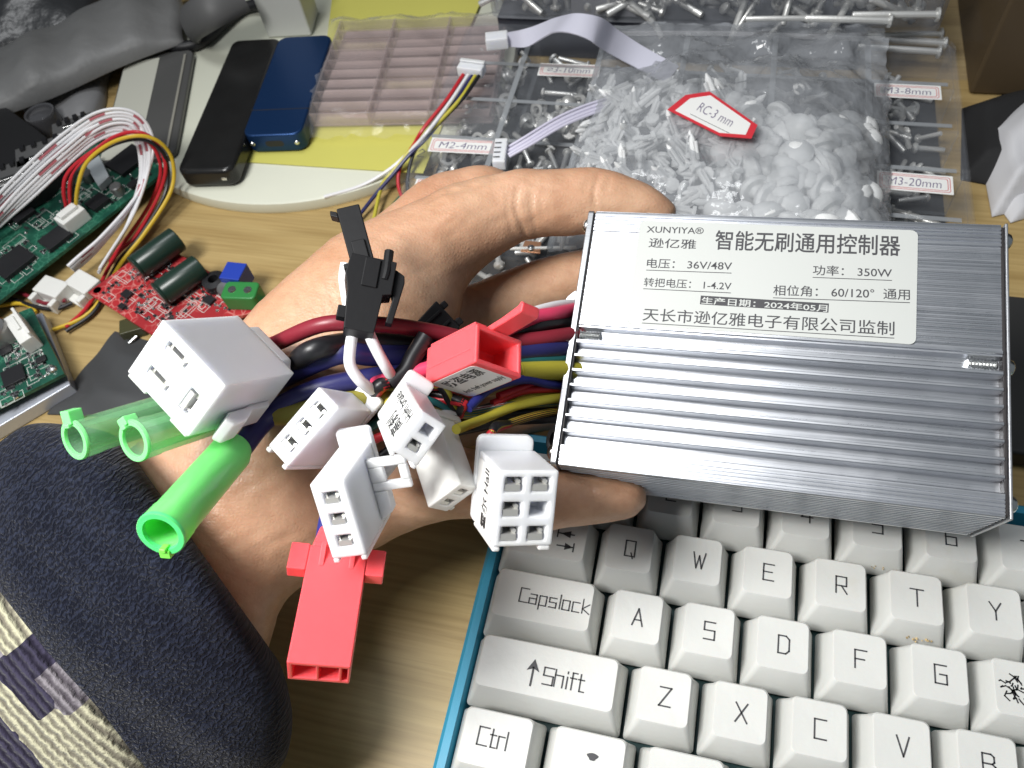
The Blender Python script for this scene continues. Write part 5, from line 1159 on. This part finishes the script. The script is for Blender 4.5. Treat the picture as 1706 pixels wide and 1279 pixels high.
# white heat-conducting flag and the black heat sink with metal sockets
m = MB(); a, b, c_, d = [loc(q) for q in ((150,285),(172,268),(190,305),(172,322))]; m.prism([tuple(v[:2]) for v in (a,b,c_,d)], th+1.0, th+4.5); ob('white_tab', m, mat('pale_tab',(.42,.46,.48),.4), t, bevel=.3)
m = MB(); hs_ = [U(*q,16)[:2] for q in ((-90,190),(10,178),(62,215),(118,262),(70,315),(-60,390))]; m.prism([tuple(v) for v in hs_], 9.2, 16); o = ob('heat_sink', m, mat('black_sink',(.012,.012,.013),.5,bump=.1,bscale=200), bevel=.8); tag(o, 'matt black heat sink block at the left edge beside the metal sockets', 'heat sink')
for i, (q, w, h) in enumerate((((67,250),24,15),((14,288),22,15),((120,205),20,10))):
    c = U(*q,20); sk = thing('metal_socket', ['silver slotted metal socket beside the black heat sink','silver metal socket cut by the left edge','small dim metal socket near the glass lens'][i], 'socket', (c[0],c[1],9.3), rotz(math.radians(35)), 'sockets on the board')
    m = MB(); m.box((-w/2,-h/2,0),(w/2,h/2,10.5)); ob('shell', m, M_GREYM, sk, bevel=.5)
    m = MB()
    for k in range(4): x = -w/2+4+k*(w-8)/3; m.box((x-1.0,h/2-4,10.51),(x+1.0,h/2-.4,12)); 
    ob('contact', m, M_CHIP, sk)
    m = MB(); m.box((-w*.2,-h/2+1.0,10.52),(w*.38,-h/2+3.0,12.4)); ob('metal_lip', m, M_SOLDER, sk, bevel=.2)
c = U(64,186,14); m = MB(); m.lathe([(7.5,0),(8.2,12),(7.6,13.5),(6.6,13.2),(6.2,12.2),(4,13.4),(0,13.8)], 32, t=(c[0],c[1],.2)); o = ob('glass_lens', m, mat('dark_glass',(.07,.07,.075),.08,spec=.8)); tag(o, 'dark round glass lens behind the heat sink', 'lens')
# small green board on a pale panel
pn, m, c = solid('display_panel', 'pale panel with a bright edge under the small green board', 'panel', [(-60,745),(117,640),(70,520),(-60,560)], .2, 6.5, None)
ob('body', m, mat('pale_panel',(.50,.53,.60),.3,metal=.3), pn, bevel=.5)
t, loc, R, th = board('circuit_board', 'small green circuit board with a square chip and a white socket on a pale panel', [(-70,712),(107,622),(52,512),(-70,560)], 12, M_PG)
bits(t, loc, [(0,680),(95,618),(50,545),(0,560)], th, 95, 2)
chip(t, loc((25,628)), 8.5, 8.5, 1.6, th, 9); chip(t, loc((12,585)), 5, 4, 1.2, th, 3); chip(t, loc((70,600)), 4, 3, 1.0, th, 2)
p = loc((8,566)); m = MB(); m.lathe([(5.4,0),(5.4,7.5),(4.8,8.4),(4.2,8.2),(0,8.2)], 24, t=(p[0],p[1],th)); ob('capacitor', m, mat('can_grey',(.38,.37,.36),.3,metal=.8), t)
p = loc((48,562)); m = MB(); a, b = loc((32,538)), loc((62,582)); xv = (b-a)/np.linalg.norm(b-a); R2 = np.stack([xv,[-xv[1],xv[0],0],[0,0,1]],1)
m.box((-9,-3,0),(9,3,7), M=R2, t=tuple(p+[0,0,0])); m.box((-7,-.8,7.01),(2,.8,8), M=R2, t=tuple(p)); m.box((-9,1.8,7.01),(9,3,9.5), M=R2, t=tuple(p)); ob('socket', m, M_NYLON2, t, bevel=.3)
p = loc((88,616)); m = MB(); m.lathe([(0,1.6),(1.6,1.2),(2.0,0)][::-1], 14, t=(p[0],p[1],th)); ob('screw', m, M_STEEL, t)
# red board
t, loc, R, th = board('circuit_board', 'red circuit board with two dark capacitors lying on it', [(146,487),(262,563),(452,512),(262,402)], 7, M_PR)
bits(t, loc, [(165,487),(262,545),(430,505),(265,412)], th, 170, 3)
def lying_can(pA, pB, r, zc, nm, mtl, endm):
    a, b = loc(pA), loc(pB); x = b-a; L = np.linalg.norm(x); x /= L; Rr = np.stack([[-x[1],x[0],0],[0,0,1],x],1)
    m = MB(); m.lathe([(0,0),(r-.4,0),(r,.4),(r,.9),(r-.35,1.4),(r,1.9),(r,L-.4),(r-.4,L),(0,L)], 28, M=Rr, t=(a[0],a[1],th+zc)); c_ = ob(nm, m, mtl, t)
    m = MB(); m.lathe([(0,-.05),(r*.8,-.05),(r*.85,.0)], 20, M=Rr, t=(a[0],a[1],th+zc)); ob('can_end', m, endm, c_)
lying_can((237,462),(306,412), 5.6, 5.7, 'capacitor', M_CAP, M_CAP); lying_can((276,506),(344,458), 5.6, 5.7, 'capacitor', M_CAP, M_GREYM)
for q in ((230,470),(244,478)): p = loc(q); m = MB(); m.tube([(p[0],p[1],th),(p[0]+.5,p[1]+1,th+4),(p[0]+2,p[1]+3,th+5)], .35, 6, 4); ob('lead', m, M_SOLDER, t)
p = loc((402,474)); m = MB(); m.box((-4.5,-4.5,0),(4.5,4.5,9), M=rotz(.4), t=(p[0],p[1],th)); tr_ = ob('trimmer', m, mat('blue_plastic',(.02,.05,.36),.35), t, bevel=.4)
p = loc((384,493)); m = MB(); m.lathe([(3.6,0),(3.6,5.5),(3.1,6.2),(0,6.0)], 22, t=(p[0],p[1],th)); ob('capacitor', m, M_GREYM, t)
p = loc((362,476)); m = MB(); m.lathe([(5,0),(5,4),(2.2,4.5),(2.2,1),(0,1)], 22, t=(p[0],p[1],th)); ob('coil', m, M_CHIP, t)
p = loc((412,503)); m = MB(); m.prism(rrect(-7.5,-4.5,7.5,4.5,2), 0, 8, M=rotz(.5), t=(p[0],p[1],th)); tb = ob('terminal_block', m, mat('green_block',(.03,.20,.05),.35), t, bevel=.8)
m = MB()
for s in (-3.4, 3.4): pp = rotz(.5)@np.array([s,0,0]); m.lathe([(1.8,8.02),(1.6,8.35),(0,8.35)], 14, t=(p[0]+pp[0],p[1]+pp[1],th))
ob('screw', m, M_STEEL, tb)
chip(t, loc((213,492)), 4.5, 3.6, 1.5, th, 4); chip(t, loc((350,502)), 4.5, 3.6, 1.5, th, 4); chip(t, loc((205,512)), 3.2, 2.4, 1.3, th, 3)
p = loc((162,483)); m = MB(); m.lathe([(1.8,.02),(0,.02)], 16, t=(p[0],p[1],th)); ob('mounting_hole', m, M_CHIP, t)
c = U(454,497,8); m = MB(); a, b, c_, d = [U(*q,z) for q, z in (((436,500),2),((475,488),7),((462,500),7),((440,540),1))]; m.add([tuple(v) for v in (a,b,c_,d)]+[tuple(v-[0,0,.3]) for v in (a,b,c_,d)], [(0,1,2,3),(7,6,5,4),(0,4,5,1),(1,5,6,2),(2,6,7,3),(3,7,4,0)]); o = ob('green_tape', m, mat('green_tape',(.04,.28,.11),.4)); tag(o, 'scrap of green tape between the red board and the wrist', 'tape')
m = MB(); a = U(222,545,3); m.prism([(-5,-4),(5,-4),(5,4),(-5,4)], .2, 5.2, M=rotz(.5), t=(a[0],a[1],0)); o = ob('toggle_part', m, mat('olive_part',(.05,.05,.02),.4), bevel=.5); tag(o, 'small dark part with a wire leg under the red board corner', 'component')
m = MB(); m.tube([tuple(U(228,560,2)),tuple(U(215,572,2))], .7, 8, 2); ob('leg', m, M_SOLDER, o, world=True)
# antistatic bag
m = MB(); q4 = [(192,552),(330,590),(330,700),(78,690)]; P_ = [U(*q,.5) for q in q4]; N = 20; vs = []
for i in range(N+1):
    for j in range(N+1):
        u, v = i/N, j/N; p = (P_[0]*(1-u)+P_[1]*u)*(1-v)+(P_[3]*(1-u)+P_[2]*u)*v; vs.append((p[0],p[1],.7+2.4*min(1,4*min(u,1-u,v,1-v))+.35*math.sin(p[0]*.2+p[1]*.33)))
nn = len(vs); m.add(vs+[(x,y,.25) for x,y,z in vs], [(i*(N+1)+j,(i+1)*(N+1)+j,(i+1)*(N+1)+j+1,i*(N+1)+j+1) for i in range(N) for j in range(N)]+[(nn+i*(N+1)+j,nn+i*(N+1)+j+1,nn+(i+1)*(N+1)+j+1,nn+(i+1)*(N+1)+j) for i in range(N) for j in range(N)])
o = ob('antistatic_bag', m, mat('static_film',(.085,.087,.09),.28,metal=.35,bump=.25,bscale=45), sharp=0); tag(o, 'dark grey antistatic bag lying flat under the large white connector', 'bag')
# grey plastic bags in the far left corner
M_GBAG = mat('grey_poly', (.185,.185,.183), .45, bump=.55, bscale=32, bdist=.004, var=.16)
def pillow(name, label, px_pts, z0, hgt, mtl, seed):
    r2 = np.random.default_rng(seed); P_ = np.array([U(*q,z0+hgt*.6)[:2] for q in px_pts]); a, b, c, d = P_; N = 44; m = MB(); vs = []; ph = r2.uniform(0,6.28,10); fr = r2.normal(size=(10,2))*.07
    for i in range(N+1):
        for j in range(N+1):
            u, v = i/N, j/N; p = (a*(1-u)+b*u)*(1-v)+(d*(1-u)+c*u)*v; e_ = max(0,16*u*(1-u)*v*(1-v))**.35; w_ = sum(math.sin(fr[k]@p+ph[k]) for k in range(10))
            p = p + np.array([math.sin(v*9+ph[0]),math.sin(u*11+ph[1])])*1.6; vs.append((p[0],p[1],z0+.5+e_*hgt*(1+.10*w_)))
    nn = len(vs); m.add(vs+[(x,y,z0+.1) for x,y,z in vs], [(i*(N+1)+j,(i+1)*(N+1)+j,(i+1)*(N+1)+j+1,i*(N+1)+j+1) for i in range(N) for j in range(N)]+[(nn+i*(N+1)+j,nn+i*(N+1)+j+1,nn+(i+1)*(N+1)+j+1,nn+(i+1)*(N+1)+j) for i in range(N) for j in range(N)])
    brd = [j for j in range(N+1)]+[i*(N+1)+N for i in range(1,N+1)]+[N*(N+1)+j for j in range(N-1,-1,-1)]+[i*(N+1) for i in range(N-1,0,-1)]
    m.f += [(brd[k],brd[(k+1)%len(brd)],nn+brd[(k+1)%len(brd)],nn+brd[k]) for k in range(len(brd))]
    return tag(ob(name, m, mtl, sharp=0), label, 'bag')
pillow('plastic_bag', 'long grey plastic bag lying diagonally across the upper left corner', [(-140,120),(290,-60),(300,45),(-110,215)], 12, 14, M_GBAG, 1)
pillow('plastic_bag', 'lighter grey plastic bag below the long grey bag', [(20,160),(190,84),(150,205),(60,215)], .5, 8, mat('pale_poly',(.22,.22,.225),.45,bump=.4,bscale=40,bdist=.003,var=.1), 2)
pillow('plastic_bag', 'dark grey plastic bag in the far upper left corner', [(-160,-80),(200,-120),(130,25),(-160,130)], .5, 20, mat('dark_poly',(.045,.047,.05),.3,bump=.6,bscale=40,bdist=.004), 3)
# ribbon cables arching over the big board
def ribbon(name, label, pts, n, pitch, side, r, mtl, group=None, marks=False):
    """pts: centre line in (px, py, z); side: world direction across the ribbon"""
    C_ = spline(np.array([U(*p) for p in pts]), 8); m = MB(); k_ = MB()
    Tn = np.gradient(C_,axis=0); 
    sd = np.array([np.array(side)-t_*(t_@np.array(side))/(t_@t_) for t_ in Tn]); sd /= np.linalg.norm(sd,axis=1)[:,None]
    for i in range(n): 
        Q_ = C_+sd*((i-(n-1)/2)*pitch)+rng.normal(size=3)*.15
        m.tube(Q_, r, 8, 0)
        if marks and i % 2:
            for s0 in range(4, len(Q_)-6, 9): k_.tube(Q_[s0+i%3:s0+4+i%3]+np.array([0,0,.12]), r*.98, 8, 0)
    o = ob(name, m, mtl); tag(o, label, 'cable', group)
    if k_.v: ob('red_mark', k_, mat('ribbon_mark',(.38,.10,.12),.5), o)
    return o, C_
rb1, C1 = ribbon('ribbon_cable', 'white ribbon cable with red marks arching over the large green board, outer loop', [(-60,400,16),(20,318,26),(100,245,36),(170,198,42),(225,200,38),(246,250,26),(225,330,14),(170,400,10),(118,448,8)], 5, 1.5, (.5,.55,.55), .72, WIRE['white'], 'white ribbons over the board', True)
rb2, C2 = ribbon('ribbon_cable', 'white ribbon cable arching over the large green board, inner loop', [(-60,425,14),(20,345,22),(100,270,32),(160,222,37),(205,212,36),(236,235,30),(240,290,20),(215,370,11),(165,452,8)], 5, 1.4, (.5,.55,.5), .7, WIRE['white'], 'white ribbons over the board', True)
for i, (q, ang, lb_) in enumerate((((88,478,6),.9,'white plug on the end of the outer ribbon cable'),((140,470,6),.75,'white plug on the end of the inner ribbon cable'))):
    c = U(*q); pl_ = thing('ribbon_plug', lb_, 'plug', (c[0],c[1],.2), rotz(ang-1.1), 'plugs on the white ribbons')
    m = MB(); m.box((-7,-5,0),(7,4,7.2)); m.box((-7,-9,0),(-4.5,-5.02,6)); m.box((4.5,-9,0),(7,-5.02,6)); m.box((-4.48,-9,0),(4.48,-5.02,1.6)); ob('housing', m, M_NYLON2, pl_, bevel=.5)
    m = MB(); [m.box((x-.5,4.02,2),(x+.5,4.5,5)) for x in (-4,-2,0,2,4)]; ob('wire_slot', m, M_CHIP, pl_)
def cable(label, strands, r, name='wire_bundle', group=None):
    root = None
    for col, pts in strands:
        m = MB(); m.tube([U(*p) for p in pts], r, 8, 8)
        if root is None: root = ob(name, m, WIRE[col]); tag(root, label, 'wires', group)
        else: ob('strand', m, WIRE[col], root)
    return root
cable('red, black and amber wires looping from the white socket on the green board', [
 ('amber', [(126,352,12),(130,310,24),(145,270,32),(185,238,38),(232,226,38),(268,238,32),(288,270,22),(284,320,12),(240,390,6),(200,440,3),(150,520,2),(70,556,2)]),
 ('red', [(118,350,12),(116,315,22),(122,290,28),(150,258,33),(190,228,36),(232,220,37),(262,240,30),(276,280,20),(262,330,10),(228,390,6),(190,430,3),(150,505,2),(110,545,1.8)]),
 ('red', [(112,350,12),(106,318,21),(112,290,27),(140,262,31),(185,235,34),(228,228,35),(256,246,28),(268,285,18),(252,335,9),(215,392,5),(180,435,3)]),
 ('black', [(121,352,12),(120,315,21),(126,290,28),(150,265,32),(190,240,35),(235,232,35),(268,250,28),(280,285,18),(272,330,10),(232,395,5),(195,440,3),(160,515,2),(110,552,2)])], .85)
cable('orange and dark wires on the desk under the large green board', [('maroon', [(-20,470,3),(40,490,3),(75,505,3),(110,500,3)]), ('amber', [(-10,510,2.5),(30,505,3),(50,510,2.5),(60,520,1.5)]), ('black', [(0,490,3),(50,508,3),(90,515,2),(120,505,2)])], .9)
cable('orange wire crossing the top of the small green board', [('orange', [(-20,530,12),(5,535,13),(20,548,13)]), ('maroon', [(-20,538,12),(5,545,13),(18,556,13)])], 1.0)
# five-colour lead with a white plug, and the cut ends
ld = cable('five-colour lead with a white plug lying across the yellow paper and clear box', [
 ('red', [(772,124,29),(745,165,27),(705,215,22),(690,240,16),(668,275,10),(664,310,6),(680,352,3)]),
 ('black', [(798,126,29),(770,165,27),(722,215,20),(692,250,14),(680,290,9),(680,320,6),(690,352,3)]),
 ('navy', [(787,126,29),(758,168,26),(715,225,20),(682,258,14),(655,290,9),(625,325,5),(596,362,3)]),
 ('yellow', [(792,126,29),(764,168,27),(715,220,21),(684,250,15),(655,285,9),(636,310,6),(622,368,3)]),
 ('white', [(780,125,29),(750,170,27),(712,220,22),(680,255,14),(645,285,9),(600,310,6),(540,328,6)])], .85)
c = U(786,116,29); m = MB(); m.box((-6,-3,-2),(6,3,2.6), M=rotz(-.12), t=tuple(c)); m.box((-6,1,2.61),(6,3,3.6), M=rotz(-.12), t=tuple(c)); ob('plug', m, M_NYLON, ld, bevel=.35)
rb3, C3 = ribbon('ribbon_cable', 'white and violet ribbon cable running from a white five-way plug under the zip bag', [(845,255,31),(880,235,33),(930,205,34),(975,185,33),(1020,170,31)], 6, 1.3, (.3,-.9,.1), .62, wire_mat('lilac',(.60,.58,.70)), 'white ribbons on the clear box')
c = U(834,257,31); m = MB(); m.box((-2.6,-7,-2),(2.6,7,2.6), M=rotz(.14), t=tuple(c)); pl_ = ob('plug', m, M_NYLON, rb3, bevel=.35)
m = MB(); [m.box((-2.3,y-.3,2.62),(.4,y+.3,2.68), M=rotz(.14), t=tuple(c)) for y in (-4.4,-1.6,1.2,4.0)]; ob('slot', m, M_CHIP, pl_)
fb = MB(); C_ = spline(np.array([U(845,66,36),U(880,62,38),U(920,44,46),U(950,38,52),U(990,48,50),U(1020,68,40),U(1060,92,32),U(1120,125,28)]), 10); vs = []; Tn = np.gradient(C_,axis=0)
for i, p in enumerate(C_):
    f_ = min(1, i/24); sdv = np.array([.25,.2,.95])*(1-f_)+np.array([.45,.85,.25])*f_; sdv -= Tn[i]*(sdv@Tn[i])/(Tn[i]@Tn[i]); sdv /= np.linalg.norm(sdv); nr = np.cross(Tn[i],sdv); nr /= np.linalg.norm(nr); hw = 3.0+2.2*f_
    vs += [p-sdv*hw-nr*.3, p+sdv*hw-nr*.3, p+sdv*hw+nr*.3, p-sdv*hw+nr*.3]
fb.add(vs, [(4*i+k,4*i+(k+1)%4,4*i+4+(k+1)%4,4*i+4+k) for i in range(len(C_)-1) for k in range(4)]+[(3,2,1,0),tuple(len(vs)-4+k for k in range(4))])
o = ob('ribbon_cable', fb, wire_mat('pale_lilac',(.55,.55,.64)), sharp=40); tag(o, 'flat pale ribbon cable curving over the back edge to the zip bag', 'cable', 'white ribbons on the clear box')
c = U(828,68,36); m = MB(); m.box((-5,-3.2,-2.5),(5,3.2,3), M=rotz(.25), t=tuple(c)); ob('plug', m, M_NYLON, o, bevel=.35)
# green strip by the wrist
m = MB(); m.prism([tuple(U(*q,1.2)[:2]) for q in ((625,370),(668,322),(712,322),(700,352))], .2, 1.4); o = ob('green_strip', m, mat('green_strip',(.03,.12,.06),.5), bevel=.2); tag(o, 'dark green strip on the desk below the coloured lead', 'strip')
